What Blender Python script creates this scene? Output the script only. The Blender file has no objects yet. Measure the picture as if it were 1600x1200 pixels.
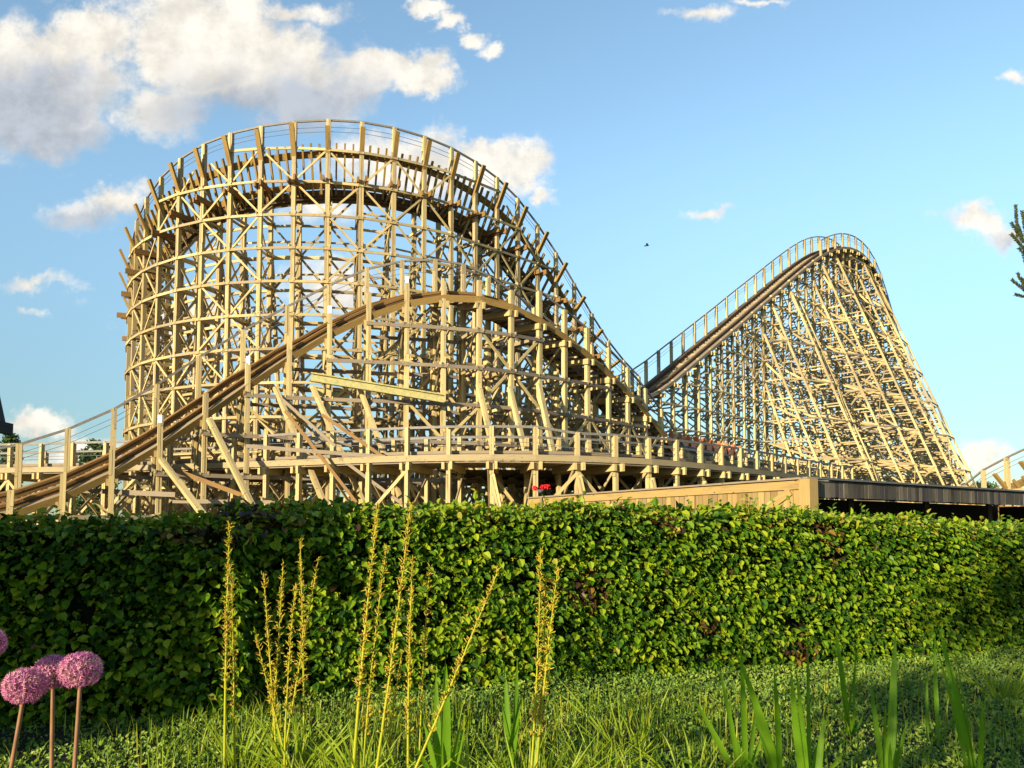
import bpy, math, random
import numpy as np
from mathutils import Vector

random.seed(7)
RNG = np.random.default_rng(11)
R_ = math.radians
C = bpy.context.scene.collection

# ------------------------------------------------------------------ camera
EYE, FPX, PITCH, SHIFT = 1.6, 1250.0, R_(3.5), 0.096
CP, SP = math.cos(PITCH), math.sin(PITCH)
cam = bpy.data.cameras.new('camera')
cam.sensor_width = 36.0
cam.lens = 36.0 * FPX / 1600.0
cam.shift_y = SHIFT
cam.clip_start, cam.clip_end = 0.05, 3000.0
camo = bpy.data.objects.new('camera', cam)
C.objects.link(camo)
camo.location = (0, 0, EYE)
camo.rotation_euler = (math.pi / 2 + PITCH, 0, 0)
bpy.context.scene.camera = camo

# ------------------------------------------------------------------ view
vs = bpy.context.scene.view_settings
vs.view_transform = 'Standard'
vs.look = 'None'
vs.gamma = 1
vs.exposure = 1.1
try:
    vs.use_curve_mapping = False
except Exception:
    pass
bpy.context.scene.cycles.max_bounces = 6
bpy.context.scene.cycles.transparent_max_bounces = 4

# ------------------------------------------------------------------ sun
SUN_EL = R_(13.0)
SUN_DIR = Vector((-0.62 * math.cos(SUN_EL), -0.785 * math.cos(SUN_EL), math.sin(SUN_EL))).normalized()
sl = bpy.data.lights.new('sun', 'SUN')
sl.energy = 5.0
sl.angle = R_(0.5)
sl.color = (1.0, 0.865, 0.60)
so = bpy.data.objects.new('sun', sl)
C.objects.link(so)
so.rotation_euler = SUN_DIR.to_track_quat('Z', 'Y').to_euler()
so.location = (-30, -20, 30)


# ------------------------------------------------------------------ pixel helpers
def at(px, py, Y):
    xc = (px - 800) / FPX
    yc = (600 - py) / FPX + SHIFT * 1600 / FPX
    d = (xc, CP - yc * SP, SP + yc * CP)
    t = Y / d[1]
    return np.array((t * d[0], Y, EYE + t * d[2]))


def proj(P):
    x, y, z = P[0], P[1], P[2] - EYE
    dep = y * CP + z * SP
    yc = (-y * SP + z * CP) / dep
    return 800 + FPX * x / dep, 600 - FPX * (yc - SHIFT * 1600 / FPX)


def zpoly(x, y, poly):
    xs = [p[0] for p in poly]
    ys = [p[1] for p in poly]
    lo, hi = -5.0, 80.0
    for _ in range(40):
        m = (lo + hi) / 2
        px, py = proj((x, y, m))
        if py > np.interp(px, xs, ys):
            lo = m
        else:
            hi = m
    return (lo + hi) / 2


def zpy(x, y, pyt):
    lo, hi = -5.0, 80.0
    for _ in range(40):
        m = (lo + hi) / 2
        if proj((x, y, m))[1] > pyt:
            lo = m
        else:
            hi = m
    return (lo + hi) / 2


# ------------------------------------------------------------------ world: sky with clouds
world = bpy.data.worlds.new('World')
bpy.context.scene.world = world
world.use_nodes = True
try:
    world.cycles.sampling_method = 'MANUAL'
    world.cycles.sample_map_resolution = 512
except Exception:
    pass
nt = world.node_tree
nt.nodes.clear()


class NB:
    def __init__(s, nt):
        s.nt = nt

    def n(s, t, **k):
        n = s.nt.nodes.new(t)
        for a, b in k.items():
            setattr(n, a, b)
        return n

    def put(s, sock, v):
        if hasattr(v, 'is_output'):
            s.nt.links.new(v, sock)
        elif v is not None:
            sock.default_value = v

    def math(s, op, a, b=None, c=None, clamp=False):
        n = s.n('ShaderNodeMath', operation=op, use_clamp=clamp)
        for i, v in enumerate((a, b, c)):
            if v is not None:
                s.put(n.inputs[i], v)
        return n.outputs[0]

    def vmath(s, op, a, b=None, c=None):
        n = s.n('ShaderNodeVectorMath', operation=op)
        for i, v in enumerate((a, b, c)):
            if v is not None:
                s.put(n.inputs[i], v)
        return n.outputs['Value'] if op in ('LENGTH', 'DISTANCE', 'DOT_PRODUCT') else n.outputs[0]

    def noise(s, vec, scale, detail=4, rough=0.55, dist=0.0):
        n = s.n('ShaderNodeTexNoise')
        n.inputs['Scale'].default_value = scale
        n.inputs['Detail'].default_value = detail
        n.inputs['Roughness'].default_value = rough
        n.inputs['Distortion'].default_value = dist
        if vec is not None:
            s.put(n.inputs['Vector'], vec)
        return n

    def mapr(s, v, a, b, c=0.0, d=1.0, smooth=True):
        n = s.n('ShaderNodeMapRange')
        if smooth:
            n.interpolation_type = 'SMOOTHSTEP'
        s.put(n.inputs[0], v)
        for i, x in enumerate((a, b, c, d)):
            s.put(n.inputs[i + 1], x)
        return n.outputs[0]

    def mix(s, f, a, b, mode='MIX'):
        n = s.n('ShaderNodeMix', data_type='RGBA', blend_type=mode)
        s.put(n.inputs[0], f)
        s.put(n.inputs[6], a)
        s.put(n.inputs[7], b)
        return n.outputs[2]

    def ramp(s, f, stops):
        n = s.n('ShaderNodeValToRGB')
        e = n.color_ramp.elements
        while len(e) < len(stops):
            e.new(0.5)
        for i, (p, c) in enumerate(stops):
            e[i].position = p
            e[i].color = (*c, 1)
        s.put(n.inputs[0], f)
        return n.outputs[0]


def build_world():
    b = NB(nt)
    sky = b.n('ShaderNodeTexSky', sky_type='NISHITA')
    sky.sun_disc = False
    sky.sun_elevation = SUN_EL
    sky.sun_rotation = math.atan2(SUN_DIR.x, SUN_DIR.y)
    sky.altitude = 0
    sky.air_density = 1.0
    sky.dust_density = 0.2
    sky.ozone_density = 2.0
    tc = b.n('ShaderNodeTexCoord')
    dirv = tc.outputs['Generated']
    sep = b.n('ShaderNodeSeparateXYZ')
    b.put(sep.inputs[0], dirv)
    yy = b.math('MAXIMUM', sep.outputs[1], 0.08)
    u = b.math('DIVIDE', sep.outputs[0], yy)
    v = b.math('DIVIDE', sep.outputs[2], yy)
    cmb = b.n('ShaderNodeCombineXYZ')
    b.put(cmb.inputs[0], u)
    b.put(cmb.inputs[1], v)
    p0 = cmb.outputs[0]
    # warp the coordinates so that cloud edges billow
    w1 = b.noise(p0, 7.0, 5, 0.6)
    w2 = b.noise(p0, 26.0, 5, 0.62)
    wv = b.vmath('SUBTRACT', w1.outputs['Color'], (0.5, 0.5, 0.5))
    p = b.vmath('MULTIPLY_ADD', wv, (0.13, 0.10, 0.0), p0)
    wv2 = b.vmath('SUBTRACT', w2.outputs['Color'], (0.5, 0.5, 0.5))
    p = b.vmath('MULTIPLY_ADD', wv2, (0.045, 0.04, 0.0), p)

    def field(blobs):
        acc = None
        for (px, py, rx, ry, s) in blobs:
            q = at(px, py, 1.0)
            cu, cv = q[0], q[2] - EYE
            ru, rv = rx * 1.18 / FPX, ry * 1.18 / FPX
            q = b.vmath('MULTIPLY_ADD', p, (1 / ru, 1 / rv, 0.0), (-cu / ru, -cv / rv, 0.0))
            l = b.vmath('LENGTH', q)
            f = b.math('MULTIPLY_ADD', l, -s, s)
            acc = f if acc is None else b.math('MAXIMUM', acc, f)
        return acc

    white = [(130, 60, 95, 45, 1.0), (250, 70, 70, 75, 1.0), (330, 60, 150, 85, 1.2), (400, 110, 170, 80, 1.2),
             (480, 140, 130, 65, 1.0), (250, 170, 90, 50, .8), (600, 95, 55, 30, .9), (655, 108, 55, 34, .9), (692, 126, 34, 26, .8), (560, 110, 60, 40, .9),
             (665, 12, 45, 13, .7), (703, 33, 38, 14, .7), (738, 60, 26, 17, .7), (757, 90, 16, 14, .6), (60, 130, 140, 110, 1.1), (110, 205, 70, 40, .8), (450, 15, 90, 25, .6),
             (760, 245, 70, 30, .9), (820, 260, 45, 35, .9), (855, 300, 22, 20, .7),
             (175, 318, 45, 32, .8), (130, 335, 60, 25, .6), (1525, 335, 62, 30, .9), (1570, 365, 40, 20, .7),
             (1110, 330, 38, 13, .6), (1100, 20, 60, 16, .5), (1590, 125, 26, 18, .6),
             (60, 440, 60, 16, .5), (45, 490, 24, 12, .45), (520, 450, 90, 50, .75), (300, 500, 120, 50, .6),
             (55, 660, 60, 22, .7), (130, 710, 120, 30, .55), (1530, 725, 60, 22, .6), (640, 250, 130, 55, .75),
             (500, 320, 90, 30, .5), (1200, 2, 60, 8, .5)]
    grey = [(40, 160, 130, 80, 1.0), (100, 215, 90, 40, 1.0), (400, 180, 190, 55, .9), (500, 150, 110, 55, .8),
            (130, 345, 70, 26, .8), (330, 130, 70, 40, .35), (1570, 375, 40, 15, .4)]
    n3 = b.noise(p0, 15.0, 7, 0.65)
    n3f = b.math('SUBTRACT', n3.outputs[0], 0.5)
    f = field(white)
    f = b.math('MULTIPLY_ADD', n3f, 1.15, f)
    mask = b.mapr(f, -0.05, 0.50)
    front = b.mapr(sep.outputs[1], 0.1, 0.25)
    mask = b.math('MULTIPLY', mask, front)
    # scattered clouds over the rest of the sky
    n4 = b.noise(dirv, 3.2, 7, 0.6)
    back = b.mapr(n4.outputs[0], 0.56, 0.72)
    back = b.math('MULTIPLY', back, b.math('SUBTRACT', 1.0, front))
    back = b.math('MULTIPLY', back, b.mapr(sep.outputs[2], 0.02, 0.2))
    mask = b.math('MAXIMUM', mask, back)
    g = field(grey)
    g = b.math('MULTIPLY_ADD', n3f, 0.8, g)
    gm = b.mapr(g, -0.15, 0.6)
    bill = b.mapr(b.math('ADD', n3.outputs[0], b.math('MULTIPLY', w2.outputs[0], 0.35)), 0.5, 0.85, 0.78, 1.06)
    cloudc = b.mix(gm, (4.3, 4.0, 3.5, 1), (2.2, 2.35, 2.6, 1))
    cb = b.n('ShaderNodeCombineXYZ')
    for i in range(3):
        b.put(cb.inputs[i], bill)
    cloudc = b.mix(1.0, cloudc, cb.outputs[0], 'MULTIPLY')
    skyc = b.mix(1.0, sky.outputs[0], (.93, 1.04, 1.03, 1), 'MULTIPLY')
    el = b.mapr(sep.outputs[2], -0.02, 0.44)
    skyc = b.mix(1.0, skyc, b.mix(el, (.42, .45, .48, 1), (1.34, 1.22, 1.12, 1)), 'MULTIPLY')
    col = b.mix(b.math('MULTIPLY', mask, 0.93), skyc, cloudc)
    bg = b.n('ShaderNodeBackground')
    b.put(bg.inputs[0], col)
    bg.inputs[1].default_value = 0.12
    out = b.n('ShaderNodeOutputWorld')
    nt.links.new(bg.outputs[0], out.inputs[0])


build_world()


# ------------------------------------------------------------------ materials
def new_mat(name):
    m = bpy.data.materials.new(name)
    m.use_nodes = True
    m.node_tree.nodes.clear()
    return m, NB(m.node_tree)


def finish(b, col, rough=0.7, spec=0.3, bump=None, bstr=0.3, trans=None, transfac=0.3, bdist=0.01):
    p = b.n('ShaderNodeBsdfPrincipled')
    b.put(p.inputs['Base Color'], col)
    b.put(p.inputs['Roughness'], rough)
    p.inputs['Specular IOR Level'].default_value = spec
    if bump is not None:
        bn = b.n('ShaderNodeBump')
        bn.inputs['Strength'].default_value = bstr
        bn.inputs['Distance'].default_value = bdist
        b.put(bn.inputs['Height'], bump)
        b.put(p.inputs['Normal'], bn.outputs[0])
    o = b.n('ShaderNodeOutputMaterial')
    if trans is not None:
        t = b.n('ShaderNodeBsdfTranslucent')
        b.put(t.inputs[0], trans)
        mx = b.n('ShaderNodeMixShader')
        mx.inputs[0].default_value = transfac
        b.nt.links.new(p.outputs[0], mx.inputs[1])
        b.nt.links.new(t.outputs[0], mx.inputs[2])
        b.nt.links.new(mx.outputs[0], o.inputs[0])
    else:
        b.nt.links.new(p.outputs[0], o.inputs[0])
    return p


def wood(name, c1, c2, stain, stain_amt=0.35, streak=1.0):
    m, b = new_mat(name)
    uv = b.n('ShaderNodeUVMap')
    geo = b.n('ShaderNodeNewGeometry')
    rnd = geo.outputs['Random Per Island']
    gv = b.vmath('MULTIPLY', uv.outputs[0], (1.6, 34.0, 1.0))
    g = b.noise(gv, 1.0, 4, 0.6, 0.4)
    f = b.math('MULTIPLY_ADD', b.math('SUBTRACT', g.outputs[0], 0.5), 1.3 * streak, rnd)
    col = b.mix(b.mapr(f, -0.1, 1.1, smooth=False), (*c1, 1), (*c2, 1))
    sn = b.noise(b.vmath('MULTIPLY', uv.outputs[0], (0.55, 3.0, 1.0)), 1.0, 4, 0.6)
    sm = b.mapr(sn.outputs[0], 0.52, 0.75, 0.0, stain_amt)
    col = b.mix(sm, col, (*stain, 1))
    # some boards have gone grey
    r2 = b.math('FRACT', b.math('MULTIPLY', rnd, 57.31))
    gk = b.mapr(r2, .55, 1.0, 0.0, .85, smooth=False)
    gm_ = (c1[0] * .62 + c2[0] * .12, c1[1] * .70 + c2[1] * .12, c1[2] * 1.05 + c2[2] * .2)
    col = b.mix(gk, col, (*gm_, 1))
    # bolt heads and knots
    vo = b.n('ShaderNodeTexVoronoi')
    b.put(vo.inputs['Vector'], b.vmath('MULTIPLY', uv.outputs[0], (2.6, 6.0, 1.0)))
    vo.inputs['Scale'].default_value = 1.0
    dots = b.mapr(vo.outputs['Distance'], 0.06, 0.15, 0.75, 0.0)
    col = b.mix(dots, col, (stain[0] * .35, stain[1] * .35, stain[2] * .35, 1))
    finish(b, col, 0.75, 0.2, g.outputs[0], 0.35, bdist=0.006)
    return m


M = {}
M['pine'] = wood('pale_pine_timber', (.26, .188, .084), (.55, .42, .19), (.16, .125, .078), .6)
M['grey'] = wood('weathered_grey_brown_timber', (.14, .105, .07), (.27, .21, .145), (.09, .07, .055), .4)
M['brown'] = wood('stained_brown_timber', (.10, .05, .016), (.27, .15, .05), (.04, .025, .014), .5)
M['tan'] = wood('weathered_tan_timber', (.20, .15, .085), (.37, .285, .15), (.11, .085, .06), .6)
M['gold'] = wood('golden_brown_timber', (.125, .072, .02), (.34, .215, .066), (.06, .038, .017), .5)
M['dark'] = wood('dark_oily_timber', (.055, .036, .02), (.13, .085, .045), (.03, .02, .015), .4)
M['plank'] = wood('golden_plank', (.20, .125, .042), (.38, .26, .10), (.11, .065, .025), .55)
M['oldplank'] = wood('blackened_old_plank', (.025, .023, .019), (.17, .14, .10), (.012, .012, .012), .75)


def plain(name, c, rough=.6, spec=.3, var=.25, scale=6.0, metallic=0.0):
    m, b = new_mat(name)
    tc = b.n('ShaderNodeTexCoord')
    n = b.noise(tc.outputs['Object'], scale, 5, .6)
    k = b.mapr(n.outputs[0], .25, .75, 1 - var, 1 + var, smooth=False)
    cb = b.n('ShaderNodeCombineXYZ')
    for i in range(3):
        b.put(cb.inputs[i], k)
    col = b.mix(1.0, (*c, 1), cb.outputs[0], 'MULTIPLY')
    p = finish(b, col, rough, spec)
    p.inputs['Metallic'].default_value = metallic
    return m


M['rail'] = plain('handrail_grey_wood', (.16, .14, .12), .6)
M['cable'] = plain('steel_cable', (.10, .10, .10), .7, .2)
M['olive'] = plain('olive_painted_steel', (.36, .315, .13), .5, .4, .3)
M['roof'] = plain('black_roofing', (.012, .013, .016), .7, .3)
M['render'] = plain('dark_boarded_wall', (.05, .045, .04), .8)
M['felt'] = plain('grey_roof_felt', (.10, .105, .11), .9)
M['orange'] = plain('orange_car_paint', (.48, .13, .03), .4, .5, .15)
M['chassis'] = plain('dark_steel_chassis', (.05, .05, .055), .5, .5)
M['yellow'] = plain('yellow_paint', (.75, .50, .04), .4, .5, .1)
M['white'] = plain('white_cap_paint', (.8, .8, .76), .5, .3, .08)
M['skin'] = plain('skin', (.55, .30, .20), .6, .3, .08)
M['red'] = plain('red_petals', (.62, .02, .025), .6, .2, .3, 30)
M['bird'] = plain('bird_feathers', (.03, .03, .035), .7)
M['bark'] = plain('tree_bark', (.09, .065, .045), .9, .2, .4, 12)


def leafmat(name, cols, trans, tf=.3, rough=.45, spec=.35, patch=1.2, pamt=.35):
    m, b = new_mat(name)
    geo = b.n('ShaderNodeNewGeometry')
    rnd = geo.outputs['Random Per Island']
    tc = b.n('ShaderNodeTexCoord')
    n = b.noise(tc.outputs['Object'], patch, 4, .6)
    f = b.math('MULTIPLY_ADD', b.math('SUBTRACT', n.outputs[0], .5), pamt * 3, rnd)
    k = len(cols)
    col = b.ramp(f, [(i / (k - 1), c) for i, c in enumerate(cols)])
    tcol = b.mix(1.0, col, (*trans, 1), 'MULTIPLY')
    finish(b, col, rough, spec, trans=tcol, transfac=tf)
    return m


M['hedge'] = leafmat('hedge_leaf', [(.014, .044, .004), (.046, .116, .005), (.12, .21, .007), (.27, .32, .012)], (1.6, 1.5, .6), .25, .55, .18)
M['copper'] = leafmat('copper_leaf', [(.03, .015, .012), (.06, .03, .012), (.11, .06, .012), (.22, .12, .02)], (1.3, 1.0, .8), .25)
M['tipleaf'] = leafmat('young_yellow_green_leaf', [(.09, .17, .015), (.17, .26, .02), (.28, .33, .03), (.36, .27, .04)], (1.5, 1.5, .8), .35)
M['hcore'] = plain('hedge_shade_core_and_twigs', (.010, .013, .005), .95, .1, .5, 9)  # near-black colour stands in for shade inside the hedge; shoot twigs share it
M['cover'] = leafmat('ground_cover_leaf', [(.06, .13, .02), (.11, .19, .025), (.17, .26, .03), (.28, .33, .045)], (1.4, 1.5, .9), .25, .5, .3)
M['soil'] = plain('dark_soil', (.025, .022, .015), .95, .1, .4, 5)
M['blade'] = leafmat('sword_leaf', [(.075, .17, .008), (.11, .22, .010), (.15, .26, .012)], (1.8, 1.8, .8), .45, .5, .15, 3)
M['grassb'] = leafmat('strappy_leaf', [(.09, .17, .010), (.15, .24, .012), (.24, .30, .015), (.33, .28, .03)], (1.5, 1.5, .8), .35, .45, .3, 3)
M['spike'] = leafmat('flower_spike_stem', [(.27, .31, .012), (.36, .37, .015), (.44, .39, .02)], (1.3, 1.3, .8), .25, .5, .3, 4)
M['pod'] = leafmat('seed_pod', [(.36, .34, .02), (.46, .39, .03), (.56, .40, .05), (.52, .28, .06)], (1.3, 1.2, .8), .3, .6, .2, 4)
M['allium'] = leafmat('allium_floret', [(.38, .09, .25), (.54, .17, .35), (.62, .29, .42), (.56, .38, .26)], (1.3, 1.1, 1.3), .35, .6, .2, 12)
M['astem'] = plain('allium_stem', (.22, .11, .05), .5, .3, .25, 14)
M['acore'] = plain('allium_pedicel', (.25, .14, .10), .6, .2, .2)
M['fartree'] = leafmat('far_tree_leaf', [(.03, .06, .02), (.05, .09, .025), (.08, .12, .03)], (1.2, 1.3, .8), .25, .6, .2, .3)
M['needle'] = leafmat('conifer_needle', [(.03, .055, .035), (.045, .07, .03), (.10, .11, .03)], (1.2, 1.2, .8), .15, .6, .2, 2.5)


# ------------------------------------------------------------------ object helpers
def tag(o, label=None, cat=None, group=None, kind=None):
    if label:
        o['label'] = label
    if cat:
        o['category'] = cat
    if group:
        o['group'] = group
    if kind:
        o['kind'] = kind
    return o


def thing(name, label, cat, loc=(0, 0, 0), group=None):
    o = bpy.data.objects.new(name, None)
    o.empty_display_size = 0.2
    C.objects.link(o)
    o.location = loc
    return tag(o, label, cat, group)


def link(name, me, parent=None, mat=None):
    o = bpy.data.objects.new(name, me)
    C.objects.link(o)
    if mat is not None and len(me.materials) == 0:
        me.materials.append(mat)
    if parent is not None:
        o.parent = parent
        pl = Vector(parent.location)
        pp = parent.parent
        while pp is not None:
            pl = pl + Vector(pp.location)
            pp = pp.parent
        if pl.length > 0:
            # mesh data is written in world space: bring it into the parent's space
            me.transform(__import__('mathutils').Matrix.Translation(-pl))
    return o


def mesh_quads(name, V, Q, uv=None):
    me = bpy.data.meshes.new(name)
    V = np.asarray(V, np.float32).reshape(-1, 3)
    Q = np.asarray(Q, np.int32)
    k = Q.shape[1]
    me.vertices.add(len(V))
    me.vertices.foreach_set('co', V.ravel())
    me.loops.add(Q.size)
    me.loops.foreach_set('vertex_index', Q.ravel())
    me.polygons.add(len(Q))
    me.polygons.foreach_set('loop_start', np.arange(0, Q.size, k, dtype=np.int32))
    try:
        me.polygons.foreach_set('loop_total', np.full(len(Q), k, np.int32))
    except Exception:
        pass
    if uv is not None:
        l = me.uv_layers.new(name='UVMap')
        l.data.foreach_set('uv', np.asarray(uv, np.float32).ravel())
    me.polygons.foreach_set('use_smooth', np.zeros(len(Q), bool))
    me.update(calc_edges=True)
    me.validate()
    return me


BOXF = np.array([[0, 1, 5, 4], [1, 2, 6, 5], [2, 3, 7, 6], [3, 0, 4, 7], [3, 2, 1, 0], [4, 5, 6, 7]], np.int32)


class MB:
    """collects boards (boxes between two points) and swept boards"""

    def __init__(s):
        s.V, s.Q, s.U, s.nv = [], [], [], 0

    def beam(s, p, q, w, h, up=(0, 0, 1), side=None):
        p = np.asarray(p, float)
        q = np.asarray(q, float)
        d = q - p
        L = np.linalg.norm(d)
        if L < 1e-6:
            return s
        d = d / L
        if side is None:
            sd = np.cross(d, np.asarray(up, float))
            if np.linalg.norm(sd) < 1e-4:
                sd = np.cross(d, (0, 1, 0.01))
        else:
            sd = np.asarray(side, float)
            sd = sd - d * np.dot(sd, d)
        sd = sd / np.linalg.norm(sd)
        u = np.cross(sd, d)
        a = sd * w / 2
        c = u * h / 2
        V = [p - a - c, p + a - c, p + a + c, p - a + c, q - a - c, q + a - c, q + a + c, q - a + c]
        s.V += V
        s.Q.append(BOXF + s.nv)
        s.nv += 8
        u0 = random.random() * 40
        vv = random.random() * 9
        uvs = []
        for wd in (w, h, w, h):
            uvs += [(u0, vv), (u0, vv + wd), (u0 + L, vv + wd), (u0 + L, vv)]
            vv += wd
        uvs += [(u0, vv), (u0, vv + w), (u0 + h, vv + w), (u0 + h, vv)] * 2
        s.U += uvs
        return s

    def sweep(s, P, S, U, w, h):
        """rectangular board swept along points P with side vectors S and up vectors U"""
        n = len(P)
        u0 = random.random() * 30
        v0 = random.random() * 9
        P = np.asarray(P, float)
        acc = np.concatenate([[0], np.cumsum(np.linalg.norm(np.diff(P, axis=0), axis=1))]) + u0
        for i in range(n):
            a = np.asarray(S[i]) * w / 2
            c = np.asarray(U[i]) * h / 2
            s.V += [P[i] - a - c, P[i] + a - c, P[i] + a + c, P[i] - a + c]
        q = []
        for i in range(n - 1):
            o = s.nv + 4 * i
            vv = v0
            for j, wd in zip(range(4), (w, h, w, h)):
                k = (j + 1) % 4
                q.append([o + j, o + k, o + 4 + k, o + 4 + j])
                s.U += [(acc[i], vv), (acc[i], vv + wd), (acc[i + 1], vv + wd), (acc[i + 1], vv)]
                vv += wd
        q.append([s.nv + 3, s.nv + 2, s.nv + 1, s.nv])
        o = s.nv + 4 * (n - 1)
        q.append([o, o + 1, o + 2, o + 3])
        s.U += [(0, 0), (0, w), (h, w), (h, 0)] * 2
        s.Q.append(np.array(q, np.int32))
        s.nv += 4 * n
        return s

    def build(s, name, mat, parent=None):
        if not s.nv:
            return None
        me = mesh_quads(name, np.array(s.V), np.concatenate(s.Q), s.U)
        return link(name, me, parent, mat)


def emit(name, items, mat, parent, cap=100):
    """items: list of (size_on_screen, MB). The biggest become parts of their own, the rest one part."""
    items = sorted(items, key=lambda t: -t[0])
    for _, mb in items[:cap]:
        mb.build(name, mat, parent)
    if len(items) > cap:
        r = MB()
        for _, mb in items[cap:]:
            for q in mb.Q:
                r.Q.append(q + r.nv)
            r.V += mb.V
            r.U += mb.U
            r.nv += mb.nv
        o = r.build(name, mat, parent)
        tag(o, kind='stuff')


def lathe(profile, seg=10):
    """profile: list of (r, z); returns verts, quads around the z axis"""
    V, Q = [], []
    for r, z in profile:
        for k in range(seg):
            a = 2 * math.pi * k / seg
            V.append((r * math.cos(a), r * math.sin(a), z))
    for i in range(len(profile) - 1):
        for k in range(seg):
            k2 = (k + 1) % seg
            Q.append((i * seg + k, i * seg + k2, (i + 1) * seg + k2, (i + 1) * seg + k))
    return np.array(V), np.array(Q)


def tube(points, radii, seg=7):
    P = np.asarray(points, float)
    n = len(P)
    V, Q = [], []
    for i in range(n):
        d = P[min(i + 1, n - 1)] - P[max(i - 1, 0)]
        d /= max(np.linalg.norm(d), 1e-9)
        a = np.cross(d, (0.3, 1, 0.1))
        a /= np.linalg.norm(a)
        c = np.cross(d, a)
        for k in range(seg):
            t = 2 * math.pi * k / seg
            V.append(P[i] + (a * math.cos(t) + c * math.sin(t)) * radii[i])
    for i in range(n - 1):
        for k in range(seg):
            k2 = (k + 1) % seg
            Q.append((i * seg + k, i * seg + k2, (i + 1) * seg + k2, (i + 1) * seg + k))
    return np.array(V), np.array(Q)


def smooth(o):
    o.data.polygons.foreach_set('use_smooth', np.ones(len(o.data.polygons), bool))
    return o


# ================================================================== SETTING
def ground():
    V, Q = [], []
    xs = np.concatenate([[-900, -300, -120], np.linspace(-60, 90, 51), [150, 320, 900]])
    ys = np.concatenate([[-300, -60], np.linspace(-20, 130, 51), [220, 500, 1500]])
    for y in ys:
        for x in xs:
            V.append((x, y, 0.0))
    nx = len(xs)
    for j in range(len(ys) - 1):
        for i in range(nx - 1):
            Q.append((j * nx + i, j * nx + i + 1, (j + 1) * nx + i + 1, (j + 1) * nx + i))
    m, b = new_mat('park_ground')
    tc = b.n('ShaderNodeTexCoord')
    n1 = b.noise(tc.outputs['Object'], .12, 5, .6)
    n2 = b.noise(tc.outputs['Object'], 4.0, 6, .65)
    col = b.mix(b.mapr(n1.outputs[0], .4, .6), (.045, .07, .022, 1), (.12, .10, .065, 1))
    col = b.mix(b.mapr(n2.outputs[0], .3, .7, 0, .5), col, (.03, .04, .015, 1))
    finish(b, col, .95, .1, n2.outputs[0], .6, bdist=.05)
    o = link('ground', mesh_quads('ground', V, Q), None, m)
    tag(o, 'grassy earth running under the hedge and the roller coaster', 'ground', kind='structure')


ground()


# ================================================================== ROLLER COASTER
LEV = 2.15
GRP = 'timber sections of the roller coaster'


def unit(v):
    v = np.asarray(v, float)
    return v / np.linalg.norm(v)


def jz():
    return np.array((0, 0, jit(.09)))


def v3(p2, z):
    return np.array((p2[0], p2[1], z))


def jit(a=0.02):
    return (random.random() - .5) * 2 * a


def make_post(mb, b, t, w=.30, dpt=.26, per=2):
    """two-ply timber post with staggered splices; b=(x0,y0,z0,x1,y1,z1)"""
    p0 = np.array(b[:3], float)
    p1 = np.array(b[3:], float)
    L = np.linalg.norm(p1 - p0)
    d = (p1 - p0) / L
    tt = np.array((t[0], t[1], 0.0))
    for k in (-1, 1):
        z = -(0.5 if k > 0 else 0) * LEV * per * (0.6 + .4 * random.random())
        while z < L:
            a, c = max(z, 0), min(z + LEV * per, L)
            if c - a > .15:
                off = tt * (k * w / 4 + jit(.012)) + np.array((jit(.01), jit(.01), 0))
                mb.beam(p0 + d * (a + .01) + off, p0 + d * (c - .01) + off, w / 2 * (1 + jit(.08)), dpt * (1 + jit(.06)), side=tt)
            z += LEV * per


def resample(pts, step):
    pts = np.asarray(pts, float)
    s = np.concatenate([[0], np.cumsum(np.linalg.norm(np.diff(pts[:, :2], axis=0), axis=1))])
    n = max(2, int(round(s[-1] / step)) + 1)
    u = np.linspace(0, s[-1], n)
    return np.stack([np.interp(u, s, pts[:, k]) for k in range(pts.shape[1])], 1)


def frames(P, flip):
    T = np.gradient(P[:, :2], axis=0)
    T = T / np.linalg.norm(T, axis=1)[:, None]
    N = np.stack([T[:, 1], -T[:, 0]], 1) * flip
    return T, N


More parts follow.
